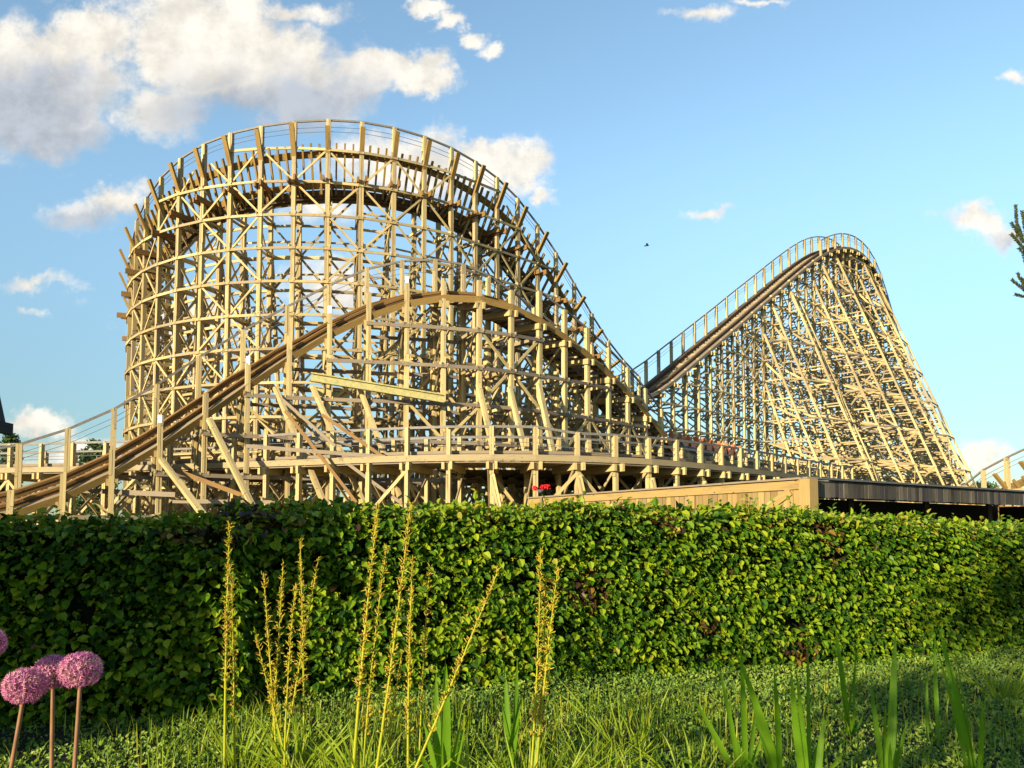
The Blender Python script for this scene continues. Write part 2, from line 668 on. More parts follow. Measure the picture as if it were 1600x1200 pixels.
def section(name, label, P, flip, step=2.1, W=2.5, gauge=1.7, hn=.5, hf=1.7, near_rail=None, far_rail=True,
            batter=None, third=None, pine='pine', ledmat='pine', diag='X', pw=.26, legw=.22, rim=.55, maxlev=99, bankbeams=False,
            track='brown', deck=True, ties_per=4, diag_prob=.8, dw=.16, fascia=('grey', .32), solid=False, mk=1.0):
    """P: array (x, y, zr, bank) along the near post line; flip chooses the near side"""
    root = thing(name, label, 'roller coaster', (float(P[len(P) // 2][0]), float(P[len(P) // 2][1]), 0), GRP)
    B = resample(P, step)
    n = len(B)
    s = np.concatenate([[0], np.cumsum(np.linalg.norm(np.diff(B[:, :2], axis=0), axis=1))])
    D = np.stack([np.interp(np.linspace(0, n - 1, (n - 1) * ties_per + 1), np.arange(n), B[:, k]) for k in range(4)], 1)
    T, N = frames(B, flip)
    TD, ND = frames(D, flip)

    def oi(row, nn):
        S = np.array((nn[0] * math.cos(row[3]), nn[1] * math.cos(row[3]), math.sin(row[3])))
        Uv = np.array((-nn[0] * math.sin(row[3]), -nn[1] * math.sin(row[3]), math.cos(row[3])))
        O = v3(row[:2] - nn * rim, row[2])
        return O, O - S * gauge, S, Uv

    # ---- track
    tr = []
    for i in range(len(D)):
        tr.append(oi(D[i], ND[i]))
    O = [r[0] for r in tr]
    I = [r[1] for r in tr]
    S = [r[2] for r in tr]
    U = [r[3] for r in tr]
    for A in (O, I):
        mb = MB()
        for k, (w, h, dz) in enumerate(((.30, .14, -.08), (.24, .13, -.22), (.27, .13, -.36))):
            mb.sweep([A[i] + U[i] * dz for i in range(len(A))], S, U, w * (1.45 if bankbeams else 1), h)
        mb.build('rail', M[track], root)
    if deck:
        for A, sg in ((O, 1), (I, -1)):
            if bankbeams and sg > 0:
                continue
            mb = MB()
            off = .52 * sg
            ww_ = .85 if bankbeams else .5
            mb.sweep([A[i] + S[i] * (off + (.17 if bankbeams else 0) * sg) - U[i] * .34 for i in range(len(A))], S, U, ww_, .07)
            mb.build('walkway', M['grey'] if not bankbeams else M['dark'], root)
            mb = MB()
            fh_ = fascia[1]
            mb.sweep([A[i] + S[i] * (off + .27 * sg) - U[i] * (.26 + fh_ / 2) for i in range(len(A))], S, U, .06, fh_)
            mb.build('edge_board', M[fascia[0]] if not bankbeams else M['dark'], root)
    if solid:
        mb = MB()
        mb.sweep([(O[i] + I[i]) / 2 - U[i] * .62 for i in range(len(O))], S, U, gauge + 1.5, .05)
        mb.build('deck', M['grey'], root)
        sel = [i for i in range(len(O)) if O[i][0] > -4.5]
        mb = MB()
        mb.sweep([O[i] - v3(ND[i], 0) * 7.2 - U[i] * .75 for i in sel], [S[i] for i in sel], [U[i] for i in sel], 9.0, .06)
        mb.build('platform', M['dark'], root)
    ties = []
    headers = []
    bb = []
    for i in range(len(D)):
        o_, i_, s_, u_ = tr[i]
        bent = i % ties_per == 0
        z = -.52
        mb = MB()
        tt = np.array((TD[i][0], TD[i][1], 0))
        if bankbeams and bent:
            eo = .9 + .85 * min(1, D[i][3] / .6)
            j = jit(.18)
            mb.beam(o_ - s_ * .75 + u_ * (z - .16), o_ + s_ * (eo + j) + u_ * (z - .16), .29, .16, side=tt)
            bb.append((1 / D[i][1], mb))
            mb = MB()
            mb.beam(i_ - s_ * .6 + u_ * z, o_ + s_ * .7 + u_ * z, .12, .19, side=tt)
            ties.append((1 / D[i][1], mb))
        else:
            eo = .62 if bankbeams else .72
            mb.beam(i_ - s_ * .6 + u_ * z, o_ + s_ * (eo + jit(.06)) + u_ * z, .11, .19, side=tt)
            ties.append((1 / D[i][1], mb))
        if bent:
            mb = MB()
            zz = -.78
            if bankbeams:
                zb_ = i_[2] - .75 + .5 * math.sin(D[i][3])
                a_ = v3((i_ - s_ * .4)[:2], zb_)
                b_ = v3(D[i][:2] + ND[i] * (.75 + jit(.15)), zb_ + jit(.1))
                mb.beam(a_ + tt * .24, b_ + tt * .24, .12, .36, side=tt)
                mb.beam(a_ - tt * .24, b_ - tt * .24 - v3(ND[i], 0) * .25, .12, .32, side=tt)
                headers.append((1 / D[i][1], mb))
                continue
            mb.beam(i_ - s_ * .55 + u_ * zz + tt * .2, o_ + s_ * 1.0 + u_ * zz + tt * .2, .14, .38, side=tt)
            mb.beam(i_ - s_ * .55 + u_ * zz - tt * .2, o_ + s_ * .9 + u_ * zz - tt * .2, .14, .34, side=tt)
            headers.append((1 / D[i][1], mb))
    emit('tie', ties, M[track] if bankbeams else M['grey'], root)
    emit('bank_beam', bb, M[track], root)
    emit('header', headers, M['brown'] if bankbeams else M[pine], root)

    # ---- posts
    npost, fpost, tpost, ztop_n, ztop_f, legs = [], [], [], [], [], []
    posts, brac = [], []
    fo = []
    thr = []
    for i in range(n):
        o_, i_, s_, u_ = oi(B[i], N[i])
        h1 = hn(i, s[i], B[i]) if callable(hn) else hn
        zt = B[i][2] + h1
        pn = B[i][:2]
        pf = (i_ - s_ * .55)[:2] if W is None else pn - N[i] * W
        zf = i_[2] - .55 if hf is None else B[i][2] - math.tan(B[i][3]) * W + hf
        zf = max(zf, .5)
        for (pp, z1, lst) in ((pn, zt, npost), (pf, zf, fpost)):
            mb = MB()
            make_post(mb, (pp[0], pp[1], 0, pp[0] + jit(.02), pp[1] + jit(.02), z1 + jit(.05)), T[i], pw)
            posts.append(((z1 + 1) / pp[1], mb))
            lst.append(pp)
        ztop_n.append(zt)
        ztop_f.append(i_[2])
        p3 = None
        if third:
            frac, base = third
            p3a = pf - N[i] * .1
            p3b = pf - N[i] * base
            z3 = (i_[2]) * frac
            mb = MB()
            make_post(mb, (p3b[0], p3b[1], 0, p3a[0], p3a[1], z3), T[i], pw * .85)
            posts.append(((z3) / p3b[1], mb))
            p3 = (p3a, p3b, z3)
        thr.append(p3)
        lg = []
        if batter:
            for (zs, k) in batter(i, s[i], B[i]):
                dn = N[i] * k[0] + T[i] * k[1]
                f = pn + dn * zs
                mb = MB()
                a = v3(pn + N[i] * .2, zs)
                make_post(mb, (f[0], f[1], 0, a[0], a[1], a[2]), T[i], legw, .22)
                legs.append((zs / pn[1], mb))
                lg.append((zs, dn))
        fo.append(lg)
        # ---- transverse bracing of this bent
        mb = MB()
        tt = np.array((T[i][0], T[i][1], 0)) * .19
        Hn = B[i][2] - 1.0
        Hf = i_[2] - .9
        nl = min(int(Hn / LEV), maxlev)
        for k in range(0, nl + 1):
            z = k * LEV + .25
            if z > Hn or z < .1:
                continue
            zf_ = min(z, Hf)
            a = v3(pn + N[i] * .25, z)
            for (zs, dn) in lg:
                if z < zs:
                    a2 = v3(pn + dn * (zs - z) + N[i] * .1, z)
                    if np.linalg.norm(a2[:2] - pf) > np.linalg.norm(a[:2] - pf):
                        a = a2
            e = v3(pf - N[i] * .25, zf_ if z > Hf else z)
            if p3 is not None and z < p3[2]:
                e = v3(p3[0] + (p3[1] - p3[0]) * (1 - z / p3[2]) - N[i] * .2, z)
            sg = 1 if (i + k) % 2 else -1
            mb.beam(a + tt * sg, e + tt * sg + np.array((0, 0, jit(.03))), .07, .19 * mk, side=tt)
            if bankbeams or name == 'airtime_hill':
                mb.beam(a - tt * sg - np.array((0, 0, .05)), e - tt * sg + np.array((0, 0, jit(.06))), .06, .16, side=tt)
            # diagonal in this panel
            z2 = z + LEV
            if z2 < Hn + .4:
                q1, q2 = v3(pn, z), v3(pf, min(z2, Hf))
                if (i + k) % 2:
                    q1, q2 = v3(pn, z2), v3(pf, min(z, Hf))
                mb.beam(q1 - tt * sg, q2 - tt * sg, .06, .16 * mk, side=tt)
                if random.random() < .6:
                    mb.beam(np.array((q1[0], q1[1], q2[2])) + tt * sg * .6, np.array((q2[0], q2[1], q1[2])) + tt * sg * .6, .05, .14, side=tt)
                if p3 is not None and z2 < p3[2]:
                    b0 = p3[0] + (p3[1] - p3[0]) * (1 - z / p3[2])
                    b1 = p3[0] + (p3[1] - p3[0]) * (1 - z2 / p3[2])
                    if k % 2:
                        mb.beam(v3(pf, z) - tt, v3(b1, z2) - tt, .06, .18, side=tt)
                    else:
                        mb.beam(v3(pf, z2) - tt, v3(b0, z) - tt, .06, .18, side=tt)
                for (zs, dn) in lg[:1]:
                    if z2 < zs and k % 2 == 0:
                        b0 = pn + dn * (zs - z)
                        mb.beam(v3(b0, z) + tt, v3(pn, z2) + tt, .06, .2, side=tt)
        brac.append(mb)
    emit('post', posts, M[pine], root)
    emit('leaning_leg', legs, M[pine], root)
    for mb in brac:
        mb.build('cross_bracing', M[pine], root)
    # ---- long ledgers, level by level
    for (pts, zt, off, isnear) in ((npost, [b[2] for b in B], .19, True), (fpost, ztop_f, -.19, False)):
        for k in range(1, 40):
            z = k * LEV + .12
            if k > maxlev:
                break
            mb = MB()
            for i in range(n - 1):
                lim = min(zt[i], zt[i + 1]) + (.9 if bankbeams and isnear else -1.0)
                if z > lim:
                    continue
                a = v3(pts[i] + N[i] * off, z + jit(.02))
                e = v3(pts[i + 1] + N[i + 1] * off, z + jit(.02))
                dd = (e - a) / np.linalg.norm(e - a) * (.12 + .1 * random.random())
                mb.beam(a - dd, e + dd, .07, .165 if bankbeams else .2 * mk)
            mb.build('ledger', M[ledmat], root)
            if bankbeams and not isnear and name == 'banked_turn':
                mb = MB()
                for i in range(n - 1):
                    if z + LEV * .5 < min(zt[i], zt[i + 1]) - 1.6:
                        mb.beam(v3(pts[i] - N[i] * .15, z + LEV * .5 + jit(.12)), v3(pts[i + 1] - N[i + 1] * .15, z + LEV * .5 + jit(.12)), .05, .12)
                mb.build('ledger', M[ledmat], root)
    # ledgers and braces along the inner leaning row
    third_dg = []
    if third:
        for k in range(0, 30):
            z = k * LEV + .2
            mb = MB()
            for i in range(n - 1):
                if z > min(thr[i][2], thr[i + 1][2]) - .4:
                    continue
                q = [v3(t_[0] + (t_[1] - t_[0]) * (1 - z / t_[2]), z + jit(.03)) for t_ in (thr[i], thr[i + 1])]
                mb.beam(q[0], q[1], .06, .17)
                z2 = z + LEV
                if random.random() < .95 and z2 < min(thr[i][2], thr[i + 1][2]) - .3:
                    h_ = [v3(t_[0] + (t_[1] - t_[0]) * (1 - z2 / t_[2]), z2) for t_ in (thr[i], thr[i + 1])]
                    m2 = MB()
                    if random.random() < .5:
                        m2.beam(q[0], h_[1], .05, .14)
                    else:
                        m2.beam(q[1], h_[0], .05, .14)
                    third_dg.append((.01, m2))
            if mb.nv:
                mb.build('ledger', M[pine], root)
    # ledgers along the leaning legs
    legs_dg = []
    if batter:
        for k in range(0, 40):
            z = k * LEV * 1.0 + .3
            mb = MB()
            has = [i for i in range(n) if fo[i] and z < fo[i][0][0] - .5]
            if k % 2:
                continue
            for i, j in zip(has[:-1], has[1:]):
                if j - i > 4:
                    continue
                (za, da), (zb, db) = fo[i][0], fo[j][0]
                mb.beam(v3(npost[i] + da * (za - z) + N[i] * .2, z + jit(.05)), v3(npost[j] + db * (zb - z) + N[j] * .2, z + jit(.05)), .06, .17)
                if random.random() < .5 and za - z > 4.5 and zb - z > 4.5:
                    z2 = z + 2 * LEV
                    mb2 = MB()
                    if random.random() < .7:
                        mb2.beam(v3(npost[i] + da * (za - z) + N[i] * .12, z), v3(npost[j] + db * (zb - z2) + N[j] * .12, z2), .06, .18)
                    else:
                        mb2.beam(v3(npost[j] + db * (zb - z) + N[j] * .12, z), v3(npost[i] + da * (za - z2) + N[i] * .12, z2), .06, .18)
                    legs_dg.append((1, mb2))
            if mb.nv:
                mb.build('ledger', M['grey'] if k % 4 else M[ledmat], root)
    # ---- long diagonals
    dg = list(legs_dg) + third_dg
    for (pts, zt, off, sk) in ((npost, [b[2] for b in B], .12, 0), (fpost, ztop_f, -.12, 1)):
        top = int(max(zt) / LEV) + 1
        for k in range(0, top, 2):
            if k > maxlev:
                break
            for i in range(0, n - 2, 2):
                if random.random() > diag_prob:
                    continue
                z0, z1 = k * LEV + .2, (k + 2) * LEV + .2
                for d_ in ((0, 1), (1, 0)) if diag == 'X' else (((0, 1),) if (i // 2 + k // 2 + sk) % 2 else ((1, 0),)):
                    za = z1 if d_[0] else z0
                    zb = z1 if d_[1] else z0
                    ja, jb = i, i + 2
                    la, lb = zt[ja] + (.6 if bankbeams and not sk else -.6), zt[jb] + (.6 if bankbeams and not sk else -.6)
                    a = v3(pts[ja] + N[ja] * off, za)
                    e = v3(pts[jb] + N[jb] * off, zb)
                    if min(za, zb) > min(la, lb) - LEV * .8:
                        continue
                    f = 1.0
                    if za > la or zb > lb:
                        # cut the board where it meets the track
                        num = 0
                        for q in np.linspace(0, 1, 21):
                            r = a + (e - a) * (q if za < zb else 1 - q)
                            lim = la + (lb - la) * (q if za < zb else 1 - q)
                            if r[2] < lim:
                                num = q
                        f = num
                    if f < .3:
                        continue
                    mb = MB()
                    if za < zb:
                        mb.beam(a + jz(), a + (e - a) * f + jz(), .06, dw)
                    else:
                        mb.beam(e + jz(), e + (a - e) * f + jz(), .06, dw)
                    dg.append((1 / pts[i][1] + (0 if sk else 1), mb))
    emit('diagonal_brace', dg, M[pine], root)
    # ---- handrails
    def rail_line(pts, zs, nm='handrail'):
        mb = MB()
        for i in range(len(pts) - 1):
            a, e = v3(pts[i], zs[i]), v3(pts[i + 1], zs[i + 1])
            d_ = unit(e - a)
            mb.beam(a - d_ * .06, e + d_ * .06, .09, .12)
        mb.build(nm, M['rail'], root)
        for f in (.45, .75):
            mb = MB()
            for i in range(len(pts) - 1):
                mb.beam(v3(pts[i], zs[i] - f), v3(pts[i + 1], zs[i + 1] - f), .022, .022)
            mb.build('cable', M['cable'], root)

    if near_rail:
        idx = [i for i in range(n) if near_rail(i, s[i], B[i])]
        if len(idx) > 2:
            rail_line([npost[i] for i in idx], [ztop_n[i] for i in idx])
    if far_rail and hf is not None:
        rail_line(fpost, [max(B[i][2] - math.tan(B[i][3]) * W + hf, .5) for i in range(n)])
    return root, B, T, N


# ---- plan of the tall curve: circle, then a straight run at 45 degrees to the far hill
RAD = 15.85
fp = at(537, 225, 50)[:2]
dF = unit(fp)
CEN = fp + dF * RAD
tRt = np.array((dF[1], -dF[0]))


def circ(phi):
    return CEN + RAD * (-dF * math.cos(phi) + tRt * math.sin(phi))


PHI_J = math.atan2(-math.sqrt(.5), math.sqrt(.5)) - math.atan2(-dF[1], -dF[0])
JP = circ(PHI_J)
DG = np.array((1, 1)) / math.sqrt(2)
turn_sil = [(520, 186), (540, 187), (590, 193), (641, 206), (688, 222), (729, 243), (767, 268), (800, 297), (827, 330), (850, 365),
            (872, 398), (890, 430), (915, 475), (940, 520), (970, 560), (1000, 590), (1030, 612)]
left_py = [187, 188, 193, 202, 214, 234, 260, 291, 325, 360, 395, 430, 466, 505, 545]
HB = 1.95


def turn_path():
    rows = []
    LS = 19.6
    for d in np.arange(LS, 0, -1.05):
        p = JP + DG * d
        z = zpoly(p[0], p[1], turn_sil) - HB
        a = d / math.sqrt(2)
        bank = R_(np.interp(a, [0, 6, 9.5, 13], [63, 52, 38, 6]))
        rows.append((p[0], p[1], z, bank))
    step = 1.05 / RAD
    phi = PHI_J
    zl = None
    z14 = None
    while phi > -R_(205):
        p = circ(phi)
        k = -phi / (2.1 / RAD)
        if phi >= 0:
            z = zpoly(p[0], p[1], turn_sil) - HB
        elif k <= 14:
            z = zpy(p[0], p[1], np.interp(k, range(15), left_py)) - HB
            z14 = z
        else:
            z = z14 - (k - 14) * .62
        rows.append((p[0], p[1], z, R_(65)))
        phi -= step
    return np.array(rows)


TP = turn_path()
# smooth the profile a little
for _ in range(3):
    TP[1:-1, 2] = .25 * TP[:-2, 2] + .5 * TP[1:-1, 2] + .25 * TP[2:, 2]
TP = TP[::-1]
section('banked_turn', 'tall banked curve of pale timber lattice, highest point left of centre in the photo', TP, 1.0,
        hn=HB, hf=None, W=None, near_rail=lambda i, s, b: True, third=(.85, 3.4), bankbeams=True, diag='X', deck=True, diag_prob=.74, dw=.125, gauge=1.9, track='gold')

# ---- far straight hill
hill_sil = [(985, 620), (1010, 615), (1036, 604), (1059, 582), (1084, 562), (1107, 542), (1129, 524), (1146, 509), (1165, 494), (1181, 478),
            (1199, 464), (1215, 450), (1231, 436), (1246, 423), (1261, 411), (1276, 399), (1288, 391), (1298, 386), (1309, 383), (1319, 382),
            (1330, 384), (1344, 391), (1354, 401), (1365, 415), (1372, 430), (1379, 447), (1388, 480), (1400, 522), (1417, 578), (1435, 630),
            (1452, 668), (1470, 698), (1487, 722), (1501, 745), (1530, 770)]


def hill_path():
    rows = []
    for d in np.arange(18.5, 108, 1.05):
        p = JP + DG * d
        rows.append((p[0], p[1], zpoly(p[0], p[1], hill_sil), 0.0))
    rows = np.array(rows)
    for _ in range(4):
        rows[1:-1, 2] = .25 * rows[:-2, 2] + .5 * rows[1:-1, 2] + .25 * rows[2:, 2]
    return rows[rows[:, 2] > 3.0]


def hill_batter(i, s, b):
    out = []
    if s > 22 and b[2] > 9:
        if i % 3 != 1:
            out.append((b[2] - 1.6 - (i % 2) * 2.0, (.40, 0.0)))
        if b[2] > 17 and i % 4 != 1:
            out.append((b[2] * .66, (.34, 0.0)))
    return out


HP = hill_path()
section('camelback_hill', 'far steep timber hill on the right, dark track climbing its left side to a sharp crest', HP, 1.0,
        hn=lambda i, s, b: -.25 if s < 37 else 1.5, hf=1.9, W=3.0, near_rail=lambda i, s, b: s > 38, batter=hill_batter, track='dark',
        ledmat='pine', diag='X', diag_prob=.5, pw=.21, legw=.17, mk=.72, dw=.115)

# ---- near hill in front of the curve
fh = [(-70, 36), (25, 37), (115, 38), (200, 39), (275, 40), (337, 41), (430, 42.5), (562, 43.5), (690, 44.5), (744, 45), (794, 46), (839, 47.3), (881, 48.8),
      (920, 50.3), (957, 52), (992, 53.8), (1023, 55.6), (1050, 57.5), (1075, 59.6)]
fh_rail = [(-80, 795), (25, 776), (115, 742), (200, 703), (273, 655), (337, 612), (385, 577), (429, 548), (485, 512), (561, 472), (627, 449),
           (690, 440), (744, 443), (795, 457), (840, 480), (879, 508), (920, 541), (956, 575), (992, 612), (1023, 648), (1050, 690), (1075, 730)]


def front_path():
    pts = []
    for px, Y in fh:
        py = np.interp(px, [a for a, _ in fh_rail], [c for _, c in fh_rail])
        pts.append(at(px, py, Y)[:2])
    pts = resample(np.array([(p[0], p[1]) for p in pts]), 1.0)
    for _ in range(6):
        pts[1:-1] = .25 * pts[:-2] + .5 * pts[1:-1] + .25 * pts[2:]
    rows = np.array([(p[0], p[1], zpoly(p[0], p[1], fh_rail) - .25, -R_(np.interp(p[0], [-8, 2], [22, 4]))) for p in pts])
    for _ in range(3):
        rows[1:-1, 2] = .25 * rows[:-2, 2] + .5 * rows[1:-1, 2] + .25 * rows[2:, 2]
    return rows


FP = front_path()
fr_root, fB, fT, fN = section('airtime_hill', 'nearer brown track hill rising from the lower left in front of the tall curve', FP, 1.0,
                              hn=lambda i, s, b: .55 if b[0] < 0 else 1.35, hf=1.8, W=2.7, near_rail=lambda i, s, b: b[0] > 0,
                              batter=None, ledmat='grey', diag='X', diag_prob=.55, third=(.85, 1.9), fascia=('gold', .38))
# long loose planks nailed across its front face, and white caps
for a, c, m_, w_ in (((440, 623), (524, 697), 'grey', .15), ((446, 642), (557, 785), 'brown', .16), ((503, 648), (602, 716), 'brown', .16),
                     ((524, 710), (628, 787), 'grey', .16), ((384, 697), (602, 714), 'grey', .19), ((125, 766), (274, 773), 'grey', .24),
                     ((275, 735), (395, 780), 'brown', .22), ((270, 783), (430, 785), 'grey', .2)):
    mb = MB()
    mb.beam(at(*a, 39.6), at(*c, 39.0), .07, w_)
    mb.build('plank', M[m_], fr_root)
for a, c in (((252, 718), (314, 800)), ((327, 655), (394, 790)), ((430, 606), (512, 800)), ((488, 604), (574, 800)), ((562, 606), (632, 797)),
             ((747, 600), (771, 706)), ((796, 605), (821, 708)), ((842, 600), (862, 700))):
    j = int(np.argmin([abs(proj((q[0], q[1], 6.0))[0] - a[0]) for q in fB]))
    p0 = at(*a, fB[j][1] - .25)
    p1 = at(*c, fB[j][1] - 2.2)
    p1 = p0 + (p1 - p0) * (p0[2] / (p0[2] - p1[2]))
    mb = MB()
    make_post(mb, (*p1, *p0), fT[j], .27, .22)
    mb.build('leaning_leg', M['pine'], fr_root)
for px, py in ((274, 613), (388, 556), (485, 488), (630, 424)):
    j = int(np.argmin([abs(proj((q[0], q[1], q[2]))[0] - px) for q in fB]))
    mb = MB()
    z = fB[j][2] + .45
    mb.beam((fB[j][0], fB[j][1], z), (fB[j][0], fB[j][1], z + .45), .2, .2)
    mb.build('post_cap', M['white'], fr_root)

# ---- low track sweeping along the front
low = [(-160, 48), (0, 46), (200, 44.5), (400, 42), (520, 40), (630, 38.5), (740, 37.8), (843, 38), (950, 39), (1008, 40), (1060, 41.6), (1135, 44.7),
       (1200, 48.6), (1260, 53.6), (1330, 60)]


def low_path():
    pts = np.array([at(px, 720, Y)[:2] for px, Y in low])
    pts = resample(pts, 1.0)
    for _ in range(8):
        pts[1:-1] = .25 * pts[:-2] + .5 * pts[1:-1] + .25 * pts[2:]
    return np.array([(p[0], p[1], 5.5, 0.0) for p in pts])


def low_batter(i, s, b):
    return [(4.3, (.10, .22))] if b[0] > -4 and i % 2 == 0 else []


section('low_track', 'low level timber track run with railing crossing in front of the lattice towers', low_path(), 1.0, hn=lambda i, s, b: 1.1 if b[0] < 3 else .85, hf=.9, W=2.6,
        near_rail=lambda i, s, b: True, batter=low_batter, ledmat='pine', diag='Z', diag_prob=.6, pw=.19, track='grey', maxlev=1, fascia=('tan', .30), solid=True)

# ---- short level track at the foot of the far hill carrying the train
trn = [(975, 56.0), (1040, 60), (1110, 65.5), (1180, 72), (1250, 80.5)]
trn_sil = [(900, 678), (975, 686), (1040, 693), (1180, 720), (1300, 737)]


def train_path():
    pts = np.array([at(px, 725, Y)[:2] for px, Y in trn])
    pts = resample(pts, 1.0)
    return np.array([(p[0], p[1], zpoly(p[0], p[1], trn_sil), 0.0) for p in pts])


trn_root, tB, tT, tN = section('station_run', 'level timber track carrying the orange train at the foot of the far hill', train_path(), 1.0,
                               hn=-.3, hf=1.1, W=2.6, near_rail=None, far_rail=True, ledmat='grey', diag='Z', diag_prob=.4, track='dark', deck=False)

# ---- banked track at the right edge
rt = [(1478, 62), (1510, 59.5), (1540, 57.5), (1575, 55.5), (1615, 53.5), (1660, 51.5), (1720, 49.5)]
rt_sil = [(1478, 776), (1500, 764), (1528, 739), (1562, 720), (1600, 702), (1660, 675), (1720, 652)]


def right_path():
    pts = np.array([at(px, 740, Y)[:2] for px, Y in rt])
    pts = resample(pts, 1.0)
    return np.array([(p[0], p[1], max(zpoly(p[0], p[1], rt_sil) - 1.9, 1.2), R_(48)) for p in pts])


section('rising_track', 'brown banked track with big tilted planks and railing at the right edge', right_path(), 1.0, hn=1.9, hf=None, W=None,
        near_rail=lambda i, s, b: True, bankbeams=True, diag='Z', ties_per=3, track='gold')

# ---- steel beams bolted across the near hill
def steel_beam(a, c, Ya, Yc, h, label):
    root = thing('steel_beam', label, 'steel beam', tuple(at(*a, Ya)))
    p, q = at(*a, Ya), at(*c, Yc)
    mb = MB()
    mb.beam(p, q, .06, h)
    mb.build('web', M['olive'], root)
    u = np.array((0, 0, h / 2))
    for sg in (-1, 1):
        mb = MB()
        mb.beam(p + u * sg, q + u * sg, .34, .07)
        mb.build('flange', M['olive'], root)


steel_beam((486, 589), (694, 623), 42.0, 43.4, .40, 'long pale olive steel beam sloping down across the posts under the near hill crest')
steel_beam((488, 612), (546, 622), 46.0, 46.3, .62, 'short dark olive steel beam behind the near hill posts, below the long beam')


# ================================================================== TRAIN AND RIDERS
def person_mesh(name, pose):
    """one seated body grown with a skin modifier; pose lifts the arms"""
    vs_ = [(0, 0, .50), (0, 0, .68), (0, -.01, .86), (0, -.01, .98), (0, .0, 1.03), (0, .01, 1.12), (0, .02, 1.22),
           (-.17, 0, .93), (-.24, .08, .72), (-.18, .27, .66), (.17, 0, .93), (.24, .08, .72), (.18, .27, .66),
           (-.09, .06, .49), (-.10, .42, .52), (-.10, .46, .14), (-.10, .56, .08),
           (.09, .06, .49), (.10, .42, .52), (.10, .46, .14), (.10, .56, .08)]
    if pose == 1:
        vs_[8], vs_[9] = (-.27, .06, 1.15), (-.24, .10, 1.38)
        vs_[11], vs_[12] = (.27, .06, 1.15), (.24, .10, 1.38)
    es = [(0, 1), (1, 2), (2, 3), (3, 4), (4, 5), (5, 6), (2, 7), (7, 8), (8, 9), (2, 10), (10, 11), (11, 12), (0, 13), (13, 14), (14, 15), (15, 16),
          (0, 17), (17, 18), (18, 19), (19, 20)]
    rad = [.15, .14, .16, .07, .055, .105, .08, .075, .05, .035, .075, .05, .035, .09, .075, .05, .045, .09, .075, .05, .045]
    me = bpy.data.meshes.new(name)
    me.from_pydata(vs_, es, [])
    o = bpy.data.objects.new(name, me)
    C.objects.link(o)
    sk = o.modifiers.new('skin', 'SKIN')
    for i, r in enumerate(rad):
        me.skin_vertices[0].data[i].radius = (r, r * .85)
    me.skin_vertices[0].data[0].use_root = True
    sb = o.modifiers.new('sub', 'SUBSURF')
    sb.levels = sb.render_levels = 1
    dg = bpy.context.evaluated_depsgraph_get()
    m2 = bpy.data.meshes.new_from_object(o.evaluated_get(dg))
    bpy.data.objects.remove(o)
    m2.name = name
    return m2


def add_people_mesh_parts():
    body = [person_mesh('body', 0), person_mesh('body', 1)]
    for m_ in body:
        m_.materials.clear()
        m_.materials.append(M['skin'])
    return body


BODY = add_people_mesh_parts()
SHIRTS = [((.75, .73, .70), 'white'), ((.06, .07, .12), 'navy'), ((.5, .12, .06), 'rust red'), ((.45, .42, .38), 'pale grey'), ((.55, .40, .10), 'mustard'),
          ((.10, .20, .28), 'teal')]
HAIRS = [((.03, .02, .015), 'dark'), ((.30, .18, .07), 'blond'), ((.12, .06, .03), 'brown')]
SHIRT_M = [plain('shirt_' + n.replace(' ', '_'), c, .8, .2, .1) for c, n in SHIRTS]
HAIR_M = [plain('hair_' + n, c, .7, .3, .2) for c, n in HAIRS]


def ellip(c, r, seg=10, rings=7, zmin=-1.0):
    V, Q = [], []
    for i in range(rings + 1):
        t = zmin + (1 - zmin) * i / rings
        rr = math.sqrt(max(0, 1 - t * t)) + 1e-3
        for k in range(seg):
            a = 2 * math.pi * k / seg
            V.append((c[0] + r[0] * rr * math.cos(a), c[1] + r[1] * rr * math.sin(a), c[2] + r[2] * t))
    for i in range(rings):
        for k in range(seg):
            k2 = (k + 1) % seg
            Q.append((i * seg + k, i * seg + k2, (i + 1) * seg + k2, (i + 1) * seg + k))
    return V, Q


def shirt_mesh():
    prof = [(.165, .50), (.17, .60), (.165, .75), (.19, .88), (.15, .965), (.07, .99)]
    V, Q = lathe(prof, 10)
    V = V * np.array((1.12, .92, 1.0))
    V2, Q2 = [], []
    for sg in (-1, 1):
        v, q = tube([(sg * .16, 0, .93), (sg * .25, .07, .74)], [.09, .07], 7)
        Q2.append(q + len(V) + sum(len(x) for x in V2))
        V2.append(v)
    return mesh_quads('shirt', np.concatenate([V] + V2), np.concatenate([Q] + Q2))


SHIRT = shirt_mesh()
_hv, _hq = ellip((0, -.005, 1.165), (.105, .115, .115), zmin=-.1)
HAIR = mesh_quads('hair', _hv, _hq)


def face_mesh():
    V, Q = [], []
    for (c, r) in (((-.035, .115, 1.155), (.013, .008, .010)), ((.035, .115, 1.155), (.013, .008, .010)), ((0, .11, 1.09), (.03, .008, .008))):
        v, q = ellip(c, r, 6, 4)
        Q += [tuple(x + len(V) for x in f) for f in q]
        V += v
    return mesh_quads('face', V, Q)


FACE = face_mesh()
FACE.materials.append(M['chassis'])


def person(pos, yaw, k, label):
    r = thing('person', label, 'person', pos, 'riders on the train')
    r.rotation_euler = (0, 0, yaw)
    b = bpy.data.objects.new('body', BODY[1 if k % 3 == 0 else 0])
    C.objects.link(b)
    b.parent = r
    for nm, me, mt in (('shirt', SHIRT, SHIRT_M[k % len(SHIRT_M)]), ('hair', HAIR, HAIR_M[k % 3])):
        m2 = me.copy()
        m2.materials.clear()
        m2.materials.append(mt)
        o = bpy.data.objects.new(nm, m2)
        C.objects.link(o)
        o.parent = r
    o = bpy.data.objects.new('face', FACE)
    C.objects.link(o)
    o.parent = r


